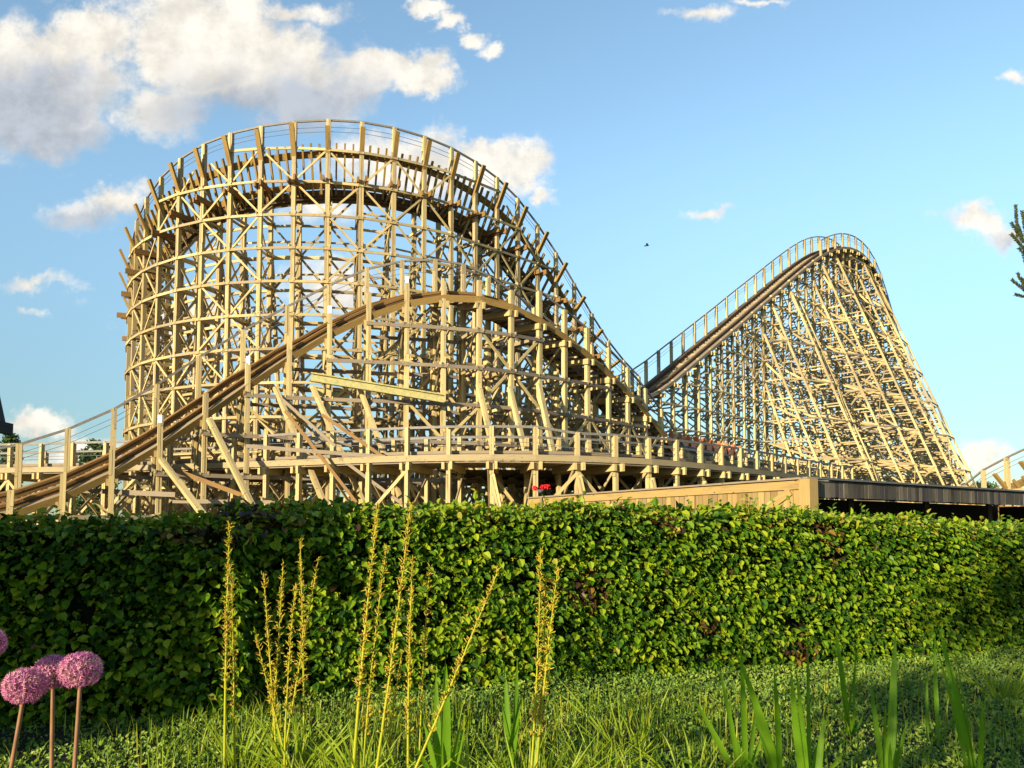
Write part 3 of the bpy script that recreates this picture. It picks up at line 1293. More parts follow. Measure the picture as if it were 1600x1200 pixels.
def train():
    P = train_path()
    s = np.concatenate([[0], np.cumsum(np.linalg.norm(np.diff(P[:, :2], axis=0), axis=1))])
    T, N = frames(P, 1.0)
    root = thing('roller_coaster_train', 'orange train of open cars on the low track at the far hill foot', 'train',
                 tuple(P[len(P) // 2][:3]))
    px = np.array([proj(p[:3])[0] for p in P])
    s0 = np.interp(1038, px, s)
    s1 = np.interp(1182, px, s)
    ncar = 12
    words = ['first', 'second', 'third', 'fourth', 'fifth', 'sixth', 'seventh', 'eighth', 'ninth', 'tenth', 'eleventh', 'twelfth']
    for c in range(ncar):
        sc = s0 + (s1 - s0) * (c + .5) / ncar
        p = np.array([np.interp(sc, s, P[:, k]) for k in range(3)])
        t = np.array([np.interp(sc, s, T[:, k]) for k in range(2)])
        t = unit(t)
        nn = np.array((t[1], -t[0]))
        ctr = v3(p[:2] - nn * (.55 + .85), p[2])
        t3 = v3(t, 0)
        n3 = v3(nn, 0)
        Z = np.array((0, 0, 1.0))
        L = (s1 - s0) / ncar * .43

        def bx(a, b_, w, h, nm, mt):
            mb = MB()
            mb.beam(a, b_, w, h)
            o = mb.build(nm, mt, root)
            bv = o.modifiers.new('bevel', 'BEVEL')
            bv.width = .04
            bv.segments = 2
            return o

        car = bx(ctr - t3 * L + Z * .22, ctr + t3 * L + Z * .22, 1.35, .22, 'chassis', M['chassis'])
        mb = MB()
        for sg in (-1, 1):
            mb.beam(ctr + n3 * sg * .62 - t3 * L * .9 + Z * .52, ctr + n3 * sg * .62 + t3 * L * .35 + Z * .52, .07, .42)
        mb.beam(ctr + t3 * L * .6 - n3 * .62 + Z * .55, ctr + t3 * L * .6 + n3 * .62 + Z * .55, .12, .5)
        mb.build('body_panel', M['orange'], root)
        for sg in (-1, 1):
            mb = MB()
            q = ctr + n3 * sg * .32 - t3 * L * .55
            mb.beam(q + Z * .5, q - t3 * .12 + Z * 1.18, .12, .46, side=t3)
            mb.beam(q + Z * 1.15 - t3 * .1, q + Z * 1.36 - t3 * .12, .11, .28, side=t3)
            mb.beam(q + Z * .52, q + t3 * .45 + Z * .56, .46, .10)
            o = mb.build('seat', M['orange'], root)
            mb = MB()
            mb.beam(q + t3 * .42 + Z * .75 - n3 * .2, q + t3 * .42 + Z * .75 + n3 * .2, .07, .07)
            mb.beam(q + t3 * .42 + Z * .75, q + t3 * .62 + Z * .4, .06, .06)
            mb.build('lap_bar', M['chassis'], root)
        for sx in (-1, 1):
            for sg in (-1, 1):
                v, f = lathe([(.02, -.06), (.14, -.06), (.14, .06), (.02, .06)], 12)
                q = ctr + n3 * sg * .72 + t3 * sx * L * .7 + Z * .13
                w = np.stack([t3, Z, n3], 0)
                link('wheel', mesh_quads('wheel', v @ w + q, f), root, M['chassis'])
        if c in (0, 2, 3, 5, 6, 8, 9, 11):
            k = [0, 2, 3, 5, 6, 8, 9, 11].index(c)
            sg = 1 if k % 2 else .9
            q = ctr + n3 * .32 * sg - t3 * L * .45
            arms = 'with raised arms' if k % 3 == 0 else 'holding the lap bar'
            person((q[0], q[1], q[2] + .06), math.atan2(t[1], t[0]) - math.pi / 2, k,
                   'rider in %s top with %s hair in the %s car from the left' % (SHIRTS[k % 6][1], HAIRS[k % 3][1], words[c]))
    # yellow maintenance board at the tail
    o = thing('marker_board', 'small yellow board beside the track left of the train', 'board', tuple(at(1016, 705, 58)))
    mb = MB()
    mb.beam(at(1010, 704, 58), at(1023, 703, 58), .05, .32)
    mb.build('panel', M['yellow'], o)
    mb = MB()
    for px_ in (1012, 1021):
        b0 = at(px_, 706, 58.06)
        mb.beam((b0[0], b0[1], 5.5), b0, .06, .06)
    mb.build('stand', M['chassis'], o)


train()


# ================================================================== PLANK FENCE AND OPEN SHED
fA, fBc, fC = np.array((0.75, 32.0)), np.array((7.44, 20.0)), np.array((26.5, 33.3))
FTOP = 2.90


def plank_fence():
    root = thing('plank_fence', 'sunlit golden vertical board fence with cap rail ending at a corner post', 'fence', (fBc[0], fBc[1], 0))
    d = unit(fA - fBc)
    nn = np.array((-d[1], d[0]))
    if np.dot(nn, -fBc) < 0:
        nn = -nn
    L = np.linalg.norm(fA - fBc)
    mb = MB()
    x = .3
    while x < L:
        w = .16 + .07 * random.random()
        q = fBc + d * (x + w / 2) + nn * jit(.008)
        mb.beam(v3(q, 0), v3(q, FTOP - .2 + jit(.01)), w - .018, .03, side=v3(d, 0))
        x += w
    mb.build('boards', M['plank'], root)
    mb = MB()
    a, c = v3(fBc + nn * .05, FTOP - .12), v3(fA + nn * .05, FTOP - .12)
    mb.beam(a, c, .06, .24)
    mb.build('top_board', M['plank'], root)
    mb = MB()
    mb.beam(v3(fBc - d * .1, FTOP + .03), v3(fA, FTOP + .03), .34, .05)
    mb.build('cap_rail', M['grey'], root)
    mb = MB()
    mb.beam(v3(fBc + nn * .03, 0), v3(fBc + nn * .03, FTOP), .34, .30, side=v3(d, 0))
    mb.build('corner_post', M['plank'], root)
    mb = MB()
    mb.beam(v3(fBc + d * 2.6 + nn * .05, 1.55), v3(fBc + d * .55 + nn * .05, FTOP - .28), .05, .22)
    mb.build('diagonal_brace', M['plank'], root)
    for k in (4.2, 8.4, 12.6):
        mb = MB()
        mb.beam(v3(fBc + d * k + nn * .06, 0), v3(fBc + d * k + nn * .06, FTOP - .26), .2, .07, side=v3(d, 0))
        mb.build('post', M['plank'], root)


def open_shed():
    root = thing('open_shed', 'low flat roofed shelter with blackened board edge and dark open front', 'shed', (fC[0], fC[1], 0))
    d = unit(fC - fBc)
    nn = np.array((d[1], -d[0]))
    back = -nn
    L = np.linalg.norm(fC - fBc)
    mb = MB()
    x = .25
    while x < L:
        w = .15 + .08 * random.random()
        q = fBc + d * (x + w / 2) + nn * (.02 + jit(.008))
        mb.beam(v3(q, FTOP - .44 + jit(.012)), v3(q, FTOP - .03), w - .01, .03, side=v3(d, 0))
        x += w
    mb.build('fascia', M['oldplank'], root)
    mb = MB()
    mid = (fBc + fC) / 2 + back * 3.0
    mb.beam(v3(fBc + back * 3.0 + d * 1.0, FTOP - .02), v3(fC + back * 3.0, FTOP - .02), 6.0, .08)
    mb.build('roof', M['felt'], root)
    mb = MB()
    mb.beam(v3(fBc + d * .2 + nn * .04, FTOP + .03), v3(fC + nn * .04, FTOP + .03), .16, .05)
    mb.build('edge_trim', M['felt'], root)
    mb = MB()
    mb.beam(v3(fBc + back * 5.9 + d * 1.0, 1.4), v3(fC + back * 5.9, 1.4), .08, 2.8)
    mb.build('back_wall', M['render'], root)
    mb = MB()
    mb.beam(v3(fBc + d * .35 + back * .3, 1.4), v3(fBc + d * 1.05 + back * 5.8, 1.4), .08, 2.7)
    mb.build('side_wall', M['render'], root)
    mb = MB()
    mb.beam(v3(fC + back * .1, 1.4), v3(fC + back * 5.8, 1.4), .08, 2.7)
    mb.build('side_wall', M['render'], root)
    for k in (4.3, 8.6, 12.9, 17.2, 21.5):
        mb = MB()
        q = fBc + d * k + back * 1.6
        mb.beam(v3(q, 0), v3(q, FTOP - .1), .15, .15)
        mb.build('post', M['oldplank'], root)


plank_fence()
open_shed()


# ================================================================== DARK HOUSE AT LEFT EDGE
def dark_house():
    ec = at(10.5, 668, 10.0)
    xe, yf, ze = ec
    yn = 1.32
    root = thing('house', 'dark roofed building whose eave just shows at the left edge', 'building', (xe - 2.5, (yf + yn) / 2, 0))
    mb = MB()
    mb.beam((xe - 3.0, yn + .2, ze / 2), (xe - 3.0, yf - .3, ze / 2), 5.2, ze)
    mb.build('wall', M['render'], root)
    # steep roof flanks, a ridge, and an eave board
    prof = [(xe, ze), (xe - .85, ze + 3.4), (xe - 3.0, ze + 4.3), (xe - 5.15, ze + 3.4), (xe - 6.0, ze)]
    V = [(x, yn, z) for x, z in prof] + [(x, yf, z) for x, z in prof]
    Q = [(i, i + 1, 6 + i, 5 + i) for i in range(4)] + [(5, 9, 4, 0)]
    Q += [(0, 4, 3, 1), (1, 3, 2, 2), (5, 6, 8, 9), (6, 7, 8, 8)]
    me = bpy.data.meshes.new('roof')
    me.from_pydata(V, [], [tuple(dict.fromkeys(q)) for q in Q])
    me.update()
    link('roof', me, root, M['roof'])
    mb = MB()
    mb.beam((xe + .03, yn - .05, ze - .02), (xe + .03, yf + .02, ze - .02), .08, .14)
    mb.build('eave_board', M['roof'], root)


dark_house()


# ================================================================== LEAVES
def leafmesh(name, P, Nrm, Tip, L, Wd, fold=.18, curl=.12):
    """P base points, Nrm face normals, Tip tip directions, arrays; 6 vertices a leaf"""
    n = len(P)
    Tip = Tip / np.linalg.norm(Tip, axis=1)[:, None]
    Sd = np.cross(Nrm, Tip)
    Sd = Sd / (np.linalg.norm(Sd, axis=1)[:, None] + 1e-9)
    Nn = np.cross(Tip, Sd)
    L = L[:, None]
    Wd = Wd[:, None]
    v0 = P
    v1 = P + Tip * L * .30 + Sd * Wd * .48 + Nn * Wd * fold
    v2 = P + Tip * L * .68 + Sd * Wd * .40 + Nn * (Wd * fold - L * curl * .5)
    v3_ = P + Tip * L - Nn * L * curl
    v4 = P + Tip * L * .68 - Sd * Wd * .40 + Nn * (Wd * fold - L * curl * .5)
    v5 = P + Tip * L * .30 - Sd * Wd * .48 + Nn * Wd * fold
    V = np.stack([v0, v1, v2, v3_, v4, v5], 1).reshape(-1, 3)
    o = np.arange(n)[:, None] * 6
    Q = np.concatenate([o + np.array([[0, 1, 2, 3]]), o + np.array([[0, 3, 4, 5]])], 0)
    return mesh_quads(name, V, Q)


def rv(n, s=1.0):
    return RNG.normal(0, s, (n, 3))


def fbm2(x, y, seed, f=1.0):
    r = np.random.default_rng(seed)
    out = np.zeros_like(x)
    a = 1.0
    for o in range(5):
        for _ in range(3):
            th = r.random() * 6.283
            ph = r.random() * 6.283
            out += a * np.sin((x * math.cos(th) + y * math.sin(th)) * f + ph) / 3
        f *= 1.9
        a *= .6
    return out


def hedge(name_label, A, B, thick, Hs, seed, dens, copper, lf=1.0):
    A, B = np.array(A, float), np.array(B, float)
    d = unit(B - A)
    L = np.linalg.norm(B - A)
    nn = np.array((d[1], -d[0]))
    root = thing('hedge', name_label, 'hedge', (float((A + B)[0] / 2), float((A + B)[1] / 2), 0))
    d3, n3 = v3(d, 0), v3(nn, 0)
    H = max(h for _, h in Hs)

    def top(u):
        return np.interp(u, [a for a, _ in Hs], [h for _, h in Hs])


    def bulge(u, z):
        return .055 * fbm2(u, z * 1.6, seed, 2.2) + .035 * fbm2(u * 1.0, z * 2.2, seed + 9, 9.0)

    parts = []
    # front face
    n = int(L * H * dens)
    u = RNG.random(n) * L
    z = .02 + RNG.random(n) * top(u)
    keep = (fbm2(u, z * 1.8, seed + 3, 5.0) + RNG.normal(0, .4, n)) > -.75
    u, z = u[keep], z[keep]
    n = len(u)
    dep = -np.abs(RNG.normal(0, .10, n)) + .05
    base = v3(A, 0)[None] + d3[None] * u[:, None] + n3[None] * (bulge(u, z) + dep)[:, None]
    base[:, 2] = z
    nrm = n3[None] * .58 + np.array((0, 0, .9))[None] + rv(n, .24)
    tip = n3[None] * .75 + np.array((0, 0, -.42))[None] + d3[None] * RNG.normal(0, .6, n)[:, None] + rv(n, .22)
    parts.append((base, nrm, tip))
    # shaded inner leaves behind them
    n = int(L * H * 420)
    u = RNG.random(n) * L
    z = .02 + RNG.random(n) * top(u)
    base = v3(A, 0)[None] + d3[None] * u[:, None] + n3[None] * (bulge(u, z) * .3 - .11 - .05 * RNG.random(n))[:, None]
    base[:, 2] = z
    parts.append((base, n3[None] * .5 + np.array((0, 0, .8))[None] + rv(n, .5), n3[None] * .4 + np.array((0, 0, -.4))[None] + rv(n, .6)))
    # top face with a ragged edge
    n = int(L * thick * dens * .9)
    u = RNG.random(n) * L
    w = RNG.random(n) * thick
    ragged = .05 * fbm2(u, w * 2, seed + 5, 3.0)
    base = v3(A, 0)[None] + d3[None] * u[:, None] - n3[None] * w[:, None]
    base[:, 2] = top(u) + ragged + RNG.normal(0, .03, n)
    nrm = np.array((0, 0, 1.0))[None] + rv(n, .5)
    tip = n3[None] * .2 + rv(n, .7) + np.array((0, 0, .15))[None]
    parts.append((base, nrm, tip))
    # both ends
    for (E, sg) in ((A, -1), (B, 1)):
        n = int(thick * H * dens)
        w = RNG.random(n) * thick
        z = RNG.random(n) * top(0 if sg < 0 else L)
        base = v3(E, 0)[None] - n3[None] * w[:, None] + d3[None] * (RNG.normal(0, .06, n))[:, None] * sg
        base[:, 2] = z
        nrm = d3[None] * sg + np.array((0, 0, .5))[None] + rv(n, .4)
        tip = d3[None] * sg * .5 + np.array((0, 0, -.5))[None] + rv(n, .5)
        parts.append((base, nrm, tip))
    P = np.concatenate([p[0] for p in parts])
    Nn = np.concatenate([p[1] for p in parts])
    Tp = np.concatenate([p[2] for p in parts])
    # copper coloured clumps
    uu = (P[:, :2] - A) @ d
    isc = np.zeros(len(P), bool)
    for (cu, cz, ru, rz) in copper:
        q = ((uu - cu) / ru) ** 2 + ((P[:, 2] - cz) / rz) ** 2
        isc |= (q + RNG.normal(0, .6, len(P)) < .7) & (RNG.random(len(P)) < .78)
    isc |= RNG.random(len(P)) < .008
    ln = (.036 + .080 * RNG.random(len(P)) ** 1.5) * lf
    wd = ln * (.62 + .2 * RNG.random(len(P)))
    # young tips at the top
    yt = (P[:, 2] > top(uu) - .10) & (RNG.random(len(P)) < .45) | (RNG.random(len(P)) < .05)
    yt &= ~isc
    gm = ~isc & ~yt
    link('foliage', leafmesh('foliage', P[gm], Nn[gm], Tp[gm], ln[gm], wd[gm]), root, M['hedge'])
    if isc.any():
        link('copper_leaves', leafmesh('copper_leaves', P[isc], Nn[isc], Tp[isc], ln[isc], wd[isc]), root, M['copper'])
    # shoots that stand above the clipped top
    ns = int(L * 9)
    LP, LN, LT, LL = [], [], [], []
    TV, TQ, k0 = [], [], 0
    for _ in range(ns):
        u = random.random() * L
        w = random.random() * thick * .8
        b0 = v3(A, 0) + d3 * u - n3 * w
        b0[2] = top(u) - .05
        hh = .06 + .16 * random.random() ** 2
        shoot_tip = b0 + np.array((jit(.05), jit(.05), hh + .05))
        v, q = tube([b0, (b0 + shoot_tip) / 2 + np.array((jit(.01), 0, 0)), shoot_tip], [.004, .003, .002], 4)
        TV.append(v)
        TQ.append(q + k0)
        k0 += len(v)
        for t in np.arange(.35, 1.01, .16):
            LP.append(b0 + (shoot_tip - b0) * t)
            LN.append((jit(.8), jit(.8), .9))
            LT.append((jit(1), jit(1), .45))
            LL.append(.05 + .035 * random.random())
    LL = np.array(LL) * lf
    link('young_leaves', leafmesh('young_leaves', np.concatenate([P[yt], np.array(LP)]), np.concatenate([Nn[yt], np.array(LN, float)]),
                                  np.concatenate([Tp[yt], np.array(LT, float)]), np.concatenate([ln[yt] * .85, LL]),
                                  np.concatenate([wd[yt] * .85, LL * .7])), root, M['tipleaf'])
    # near-black box core, shade between the leaves put into colour; shoot twigs joined in
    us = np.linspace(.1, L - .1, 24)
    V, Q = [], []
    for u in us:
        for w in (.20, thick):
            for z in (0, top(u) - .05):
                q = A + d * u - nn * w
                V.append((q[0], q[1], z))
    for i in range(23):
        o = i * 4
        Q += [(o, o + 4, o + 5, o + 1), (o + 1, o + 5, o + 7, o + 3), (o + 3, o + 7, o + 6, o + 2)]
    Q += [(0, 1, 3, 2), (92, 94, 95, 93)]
    link('shade_core_and_twigs', mesh_quads('shade_core_and_twigs', np.concatenate([np.array(V)] + TV), np.concatenate([np.array(Q), np.concatenate(TQ) + len(V)])), root, M['hcore'])
    return root


HL_A, HL_B = (-6.4, 5.95), (-2.36, 6.90)
HR_A, HR_B = (-2.62, 7.22), (9.2, 11.30)
hedge('clipped hedge in deep shade at left, ending beside the tall orange spike', HL_A, HL_B, .8, [(0, 1.62), (4.2, 1.63)], 3, 1300,
      [(3.9, 1.58, .3, .08)], .95)
hedge('sunlit clipped hedge with a few copper leaved patches running to the right', HR_A, HR_B, .8, [(0, 1.76), (3.3, 1.80), (6.6, 1.77), (9.8, 1.61), (12.5, 1.53)], 21, 1500,
      [(.2, 1.72, .4, .12), (3.6, 1.0, .2, .2), (4.55, 1.69, .2, .08), (6.75, 1.45, .16, .28), (6.55, 1.66, .15, .08), (5.05, .55, .18, .10),
       (6.2, .25, .25, .12)])


# ================================================================== GROUND COVER (uncountable)
def cover_h(x, y):
    return .055 + .045 * fbm2(x, y, 77, 1.5) + .05 * np.clip((y - 5) / 5, 0, 1)


def ground_cover():
    n = 270000
    x = RNG.random(n) * 22 - 9
    y = 1.8 + 9.4 * RNG.random(n) ** .85
    hy = 7.22 + (x + 2.62) * .345
    hy = np.where(x < -2.4, 5.95 + (x + 6.4) * .235, hy)
    k = (y < hy + .1) & (np.abs(x) < .75 * y + 1.2)
    x, y = x[k], y[k]
    n = len(x)
    P = np.stack([x, y, cover_h(x, y) * (.55 + .6 * RNG.random(n))], 1)
    nrm = np.array((-.2, -.55, .8))[None] + rv(n, .5)
    tip = rv(n, .7) + np.array((0, 0, .35))[None]
    ln = .022 + .024 * RNG.random(n)
    o = link('ground_cover', leafmesh('ground_cover', P, nrm, tip, ln, ln * .55), None, M['cover'])
    tag(o, 'low leafy ground cover carpeting the bed below the hedges', 'ground cover', kind='stuff')
    xs, ys = np.linspace(-14, 15, 60), np.linspace(.6, 12, 40)
    V = [(a, c, .03 + .02 * math.sin(a * 3 + c * 2)) for c in ys for a in xs]
    Q = [(j * 60 + i, j * 60 + i + 1, (j + 1) * 60 + i + 1, (j + 1) * 60 + i) for j in range(39) for i in range(59)]
    o = link('soil', mesh_quads('soil', V, Q), None, M['soil'])
    tag(o, 'dark soil of the planted bed', 'soil', kind='structure')


ground_cover()


def grass():
    n = 9500
    px = RNG.random(n) * 1700 - 50
    wgt = np.interp(px, [-50, 200, 380, 620, 1000, 1150, 1350, 1650], [.06, .10, .8, 1, 1, .6, .3, .35])
    px = px[RNG.random(n) < wgt]
    n = len(px)
    Y = 4.2 + 2.9 * RNG.random(n) ** 1.2 + np.clip((px - 800) / 800, 0, 1) * 2.2 * RNG.random(n)
    cl = fbm2(px / 100, Y, 44, 2.5)
    h = (.09 + .20 * RNG.random(n) ** 1.6) * (1 + .45 * cl)
    h = np.clip(h, .05, .42)
    x = (px - 800) / FPX * Y
    az = RNG.random(n) * 6.283
    ln = RNG.random(n) ** 1.3 * .75
    w = .004 + .006 * RNG.random(n)
    dirx, diry = np.cos(az), np.sin(az)
    V = []
    sx, sy = -diry, dirx
    for t, ww in ((0, .8), (.35, 1.0), (.7, .75), (1.0, .06)):
        c = np.stack([x + dirx * h * ln * t * t, Y + diry * h * ln * t * t, .02 + h * (t - .32 * ln * t * t)], 1)
        o = np.stack([sx * w * ww / 2, sy * w * ww / 2, 0 * x], 1)
        V += [c - o, c + o]
    V = np.stack(V, 1).reshape(-1, 3)
    o = np.arange(n)[:, None] * 8
    Q = np.concatenate([o + np.array([[0, 1, 3, 2]]), o + np.array([[2, 3, 5, 4]]), o + np.array([[4, 5, 7, 6]])], 0)
    g = link('grass', mesh_quads('grass', V, Q), None, M['grassb'])
    tag(g, 'loose yellow green grass growing through the ground cover', 'grass', kind='stuff')


grass()


# ================================================================== FLOWER SPIKES
def spike(px0, py0, px1, py1, Y, dens, label, thick=1.0, lean=0.0):
    top = at(px1, py1, Y)
    b = at(px0, py0, Y)
    sl_ = (b - top) / (b[2] - top[2])
    base = b - sl_ * (b[2] - .02) * 1.0
    base[1] = Y + lean
    mid = (base + top) / 2 + np.array((jit(.03), jit(.02), 0))
    ts = np.linspace(0, 1, 9)
    pts = [(1 - t) ** 2 * base + 2 * t * (1 - t) * mid + t * t * top for t in ts]
    root = thing('flower_spike', label, 'flower spike', tuple(base), 'tall faded flower spikes in the bed')
    v, q = tube(pts, [(.0088 - .0062 * t) * thick for t in ts], 7)
    smooth(link('stem', mesh_quads('stem', v, q), root, M['spike']))
    PV, PQ, k0 = [], [], 0
    LP, LN, LT, LL = [], [], [], []
    L = np.linalg.norm(top - base)
    vc, qc = tube([(1 - t) ** 2 * base + 2 * t * (1 - t) * mid + t * t * top for t in np.linspace(.25, 1, 8)], [(.0078 - .0062 * t) * thick for t in np.linspace(.25, 1, 8)], 5)
    PV.append(vc)
    PQ.append(qc)
    k0 = len(vc)
    npod = int(L * 135 * dens)
    start = .30 + jit(.06)
    for i in range(npod):
        t = start + (1 - start) * random.random() ** .85
        c = (1 - t) ** 2 * base + 2 * t * (1 - t) * mid + t * t * top
        a = random.random() * 6.283
        out = np.array((math.cos(a), math.sin(a), .55 + .5 * t))
        out /= np.linalg.norm(out)
        ped = (.030 - .017 * t) * (.35 + .9 * random.random())
        e = c + out * ped
        v, q = tube([c, e], [.0016, .0012], 4)
        PV.append(v)
        PQ.append(q + k0)
        k0 += len(v)
        r = (.0032 + .0032 * random.random()) * (1.2 - .4 * t)
        up = out + np.array((0, 0, .5))
        up /= np.linalg.norm(up)
        v, q = tube([e - up * r * .6, e + up * r * .7, e + up * r * 2.2], [r * .35, r, r * .15], 5)
        PV.append(v)
        PQ.append(q + k0)
        k0 += len(v)
        if random.random() < .8:
            LP.append(e)
            LN.append((jit(1), jit(1), jit(1)))
            LT.append(out + np.array((jit(.5), jit(.5), jit(.9))))
            LL.append(.014 + .022 * random.random())
    LL = np.array(LL)
    pm = leafmesh('p', np.array(LP), np.array(LN, float), np.array(LT, float), LL, LL * .20)
    pv = np.array([v_.co[:] for v_ in pm.vertices])
    pq = np.array([f.vertices[:] for f in pm.polygons])
    PQ.append(pq + k0)
    PV.append(pv)
    bpy.data.meshes.remove(pm)
    link('seed_pods', mesh_quads('seed_pods', np.concatenate(PV), np.concatenate(PQ)), root, M['pod'])


SPK = [(352, 1160, 359, 818, 5.2, 1.3, 'thick orange tipped spike standing alone against the shaded hedge', 1.2),
       (366, 1160, 362, 900, 5.25, 1.0, 'thinner spike twined against the lone thick spike by the shaded hedge', .9),
       (424, 1092, 400, 993, 5.2, .8, 'shortest leaning side spike at the left of the loose clump', .8),
       (430, 1150, 412, 895, 5.3, .9, 'left upright spike of the loose clump by the hedge end', 1.0),
       (426, 1150, 443, 876, 5.35, .9, 'spike leaning right beside the left upright one of the loose clump', .9),
       (448, 1150, 462, 912, 5.2, .9, 'shorter middle spike of the loose clump by the hedge end', .9),
       (474, 1120, 469, 842, 5.4, 1.0, 'tallest spike of the loose clump by the hedge end', 1.0),
       (455, 1120, 498, 872, 5.3, 1.0, 'spike leaning right at the right of the loose clump', .9),
       (558, 1150, 590, 796, 4.7, 1.4, 'densest tall golden spike reaching the hedge top', 1.4),
       (574, 1150, 604, 854, 4.75, 1.1, 'slim spike just right of the densest golden spike', .9),
       (594, 1150, 642, 786, 4.6, 1.2, 'tall golden spike leaning right with its tip above the hedge', 1.2),
       (640, 1120, 645, 868, 4.9, 1.2, 'upright spike with a bare lower stem beside the tall leaning one', 1.1),
       (659, 1120, 671, 884, 5.0, .8, 'thin pale spike right of the upright bare stemmed one', .8),
       (650, 1196, 779, 890, 4.4, .9, 'strongly slanting spike crossing the broad sword leaves', 1.1),
       (829, 1196, 845, 862, 4.6, .9, 'left spike of the thin pair right of centre', .9),
       (836, 1196, 853, 905, 4.65, .8, 'short spike hugging the left one of the thin pair', .8),
       (842, 1180, 872, 886, 4.6, .9, 'right spike of the thin pair, bowed to the right', .9),
       (604, 1190, 628, 1020, 4.9, .7, 'low fluffy spike half hidden below the tall leaning golden spike', .8)]
for a in SPK:
    spike(*a)


# ================================================================== SWORD LEAVES AND GRASSES
def blades(name, label, cat, group, leaves, mat):
    """leaves: list of (base point, tip point, width, bend)"""
    b0 = np.mean([l[0] for l in leaves], axis=0)
    root = thing(name, label, cat, (float(b0[0]), float(b0[1]), 0.0), group)
    items = []
    for (b, t, w, bend) in leaves:
        b, t = np.asarray(b, float), np.asarray(t, float)
        n = 9
        d = t - b
        sd = np.cross(d, (0, 1, 0))
        sd /= np.linalg.norm(sd)
        yaw = jit(.9)
        sd = sd * math.cos(yaw) + np.array((0, 1, 0)) * math.sin(yaw)
        V = []
        for i in range(n):
            s = i / (n - 1)
            c = b + d * s + np.array((bend * s * s, 0, -abs(bend) * .5 * s ** 3)) - np.array((bend, 0, -abs(bend) * .5)) * s * .0
            ww = w * (.55 + 1.2 * s - 1.75 * s ** 2.2) if s > 0 else w * .55
            ww = max(ww, .0008)
            cr = np.cross(sd, d)
            cr /= np.linalg.norm(cr)
            V += [c - sd * ww / 2, c + cr * ww * .18, c + sd * ww / 2]
        Q = []
        for i in range(n - 1):
            o = i * 3
            Q += [(o, o + 1, o + 4, o + 3), (o + 1, o + 2, o + 5, o + 4)]
        items.append((V, Q))
    for V, Q in items:
        smooth(link('leaf', mesh_quads('leaf', V, Q), root, mat))
    return root


def gp(px, py, Y):
    """ground point on the bed below the given pixel column at depth Y"""
    p = at(px, py, Y)
    return np.array((p[0], Y, .03))


FANS = [((697, 4.7), [(672, 1042, 26, 0), (684, 1026, 26, 0), (706, 1033, 30, 0), (668, 1120, 26, 0), (720, 1115, 22, 0), (738, 1128, 22, 0)],
         'broad sword leaf fan crossed by the slanting spike', 1.0),
        ((797, 5.3), [(792, 1032, 22, 0), (811, 1026, 20, 0), (783, 1090, 22, 0), (820, 1080, 18, 0)], 'pair of pale sword leaves left of the thin spikes', .9),
        ((1165, 5.0), [(1133, 1030, 20, 0), (1160, 1003, 22, 0), (1086, 1075, 20, 0), (1188, 1085, 20, 0)], 'leftmost dark sword leaf fan before the sunny hedge', 1.0),
        ((1222, 4.8), [(1160, 1012, 26, 0), (1216, 1036, 26, 0), (1178, 1090, 22, 0)], 'fan whose longest leaf leans far left, right of the leftmost dark fan', 1.0),
        ((1262, 4.7), [(1224, 1036, 26, 0), (1262, 990, 26, 0), (1250, 1036, 18, 0), (1290, 1115, 24, 0), (1310, 1165, 20, 0)],
         'bright fan with one leaf standing straight up between two dark fans', 1.0),
        ((1328, 6.2), [(1307, 968, 20, 0), (1333, 1004, 17, 0), (1342, 1003, 15, 0)], 'slim light green fan standing farther back near the hedge', .9),
        ((1384, 4.8), [(1350, 1052, 26, 0), (1400, 980, 28, 0), (1405, 1022, 28, 0), (1372, 1090, 26, 0), (1420, 1120, 18, 0)],
         'thick dark fan of four leaves right of the slim light one', 1.0),
        ((1463, 6.0), [(1453, 984, 16, 0), (1473, 1004, 14, 0)], 'two thin sword leaves between the thick dark fan and the last fan', .9),
        ((1524, 5.0), [(1469, 974, 24, 0), (1497, 985, 22, 0), (1540, 1090, 16, 0)], 'rightmost sword leaf fan with a long leaf leaning left', 1.0)]
for (bx_, Y), tips, lab, sc in FANS:
    lv = []
    for (tx, ty, w, bend) in tips:
        bp = gp(bx_ + jit(8), 1200, Y + jit(.05))
        tp = at(tx, ty, Y + jit(.25))
        lv.append((bp, tp, w / FPX * Y * sc * .58, jit(.05)))
    for _ in range(3):
        tx, ty, w, _b = random.choice(tips)
        bp = gp(bx_ + jit(14), 1200, Y + jit(.08))
        tp = at(tx + jit(34), ty + 25 + 90 * random.random(), Y + jit(.3))
        lv.append((bp, tp, w / FPX * Y * .42, jit(.06)))
    blades('sword_leaf_plant', lab, 'plant', 'fans of sword leaves in the bed', lv, M['blade'])

TUFTS = [((380, 5.4), 34, .42, 'arching grassy leaf tuft at the foot of the lone spike'),
         ((465, 5.3), 46, .42, 'grassy leaf tuft at the foot of the loose spike clump'),
         ((575, 4.9), 46, .42, 'grassy leaf tuft under the densest golden spikes'),
         ((640, 4.8), 30, .40, 'grassy leaf tuft left of the broad sword leaves'),
         ((835, 4.6), 60, .46, 'largest arching leaf tuft under the thin pair of spikes'),
         ((925, 5.0), 36, .42, 'yellowish grassy tuft right of the largest tuft'),
         ((985, 5.6), 30, .55, 'tall sparse bluish grass tuft before the copper patch'),
         ((1080, 4.9), 26, .36, 'dim grassy tuft left of the dark sword leaves'),
         ((520, 4.6), 40, .34, 'low bright grassy tuft between the loose clump and the golden spikes'),
         ((720, 4.7), 40, .36, 'bright tuft of strappy leaves at the foot of the broad sword leaves'),
         ((1010, 4.5), 34, .36, 'wide low grassy tuft near the bottom edge right of the thin spike pair'),
         ((1570, 7.5), 40, .40, 'pale seeded grass tuft at the right edge by the hedge')]
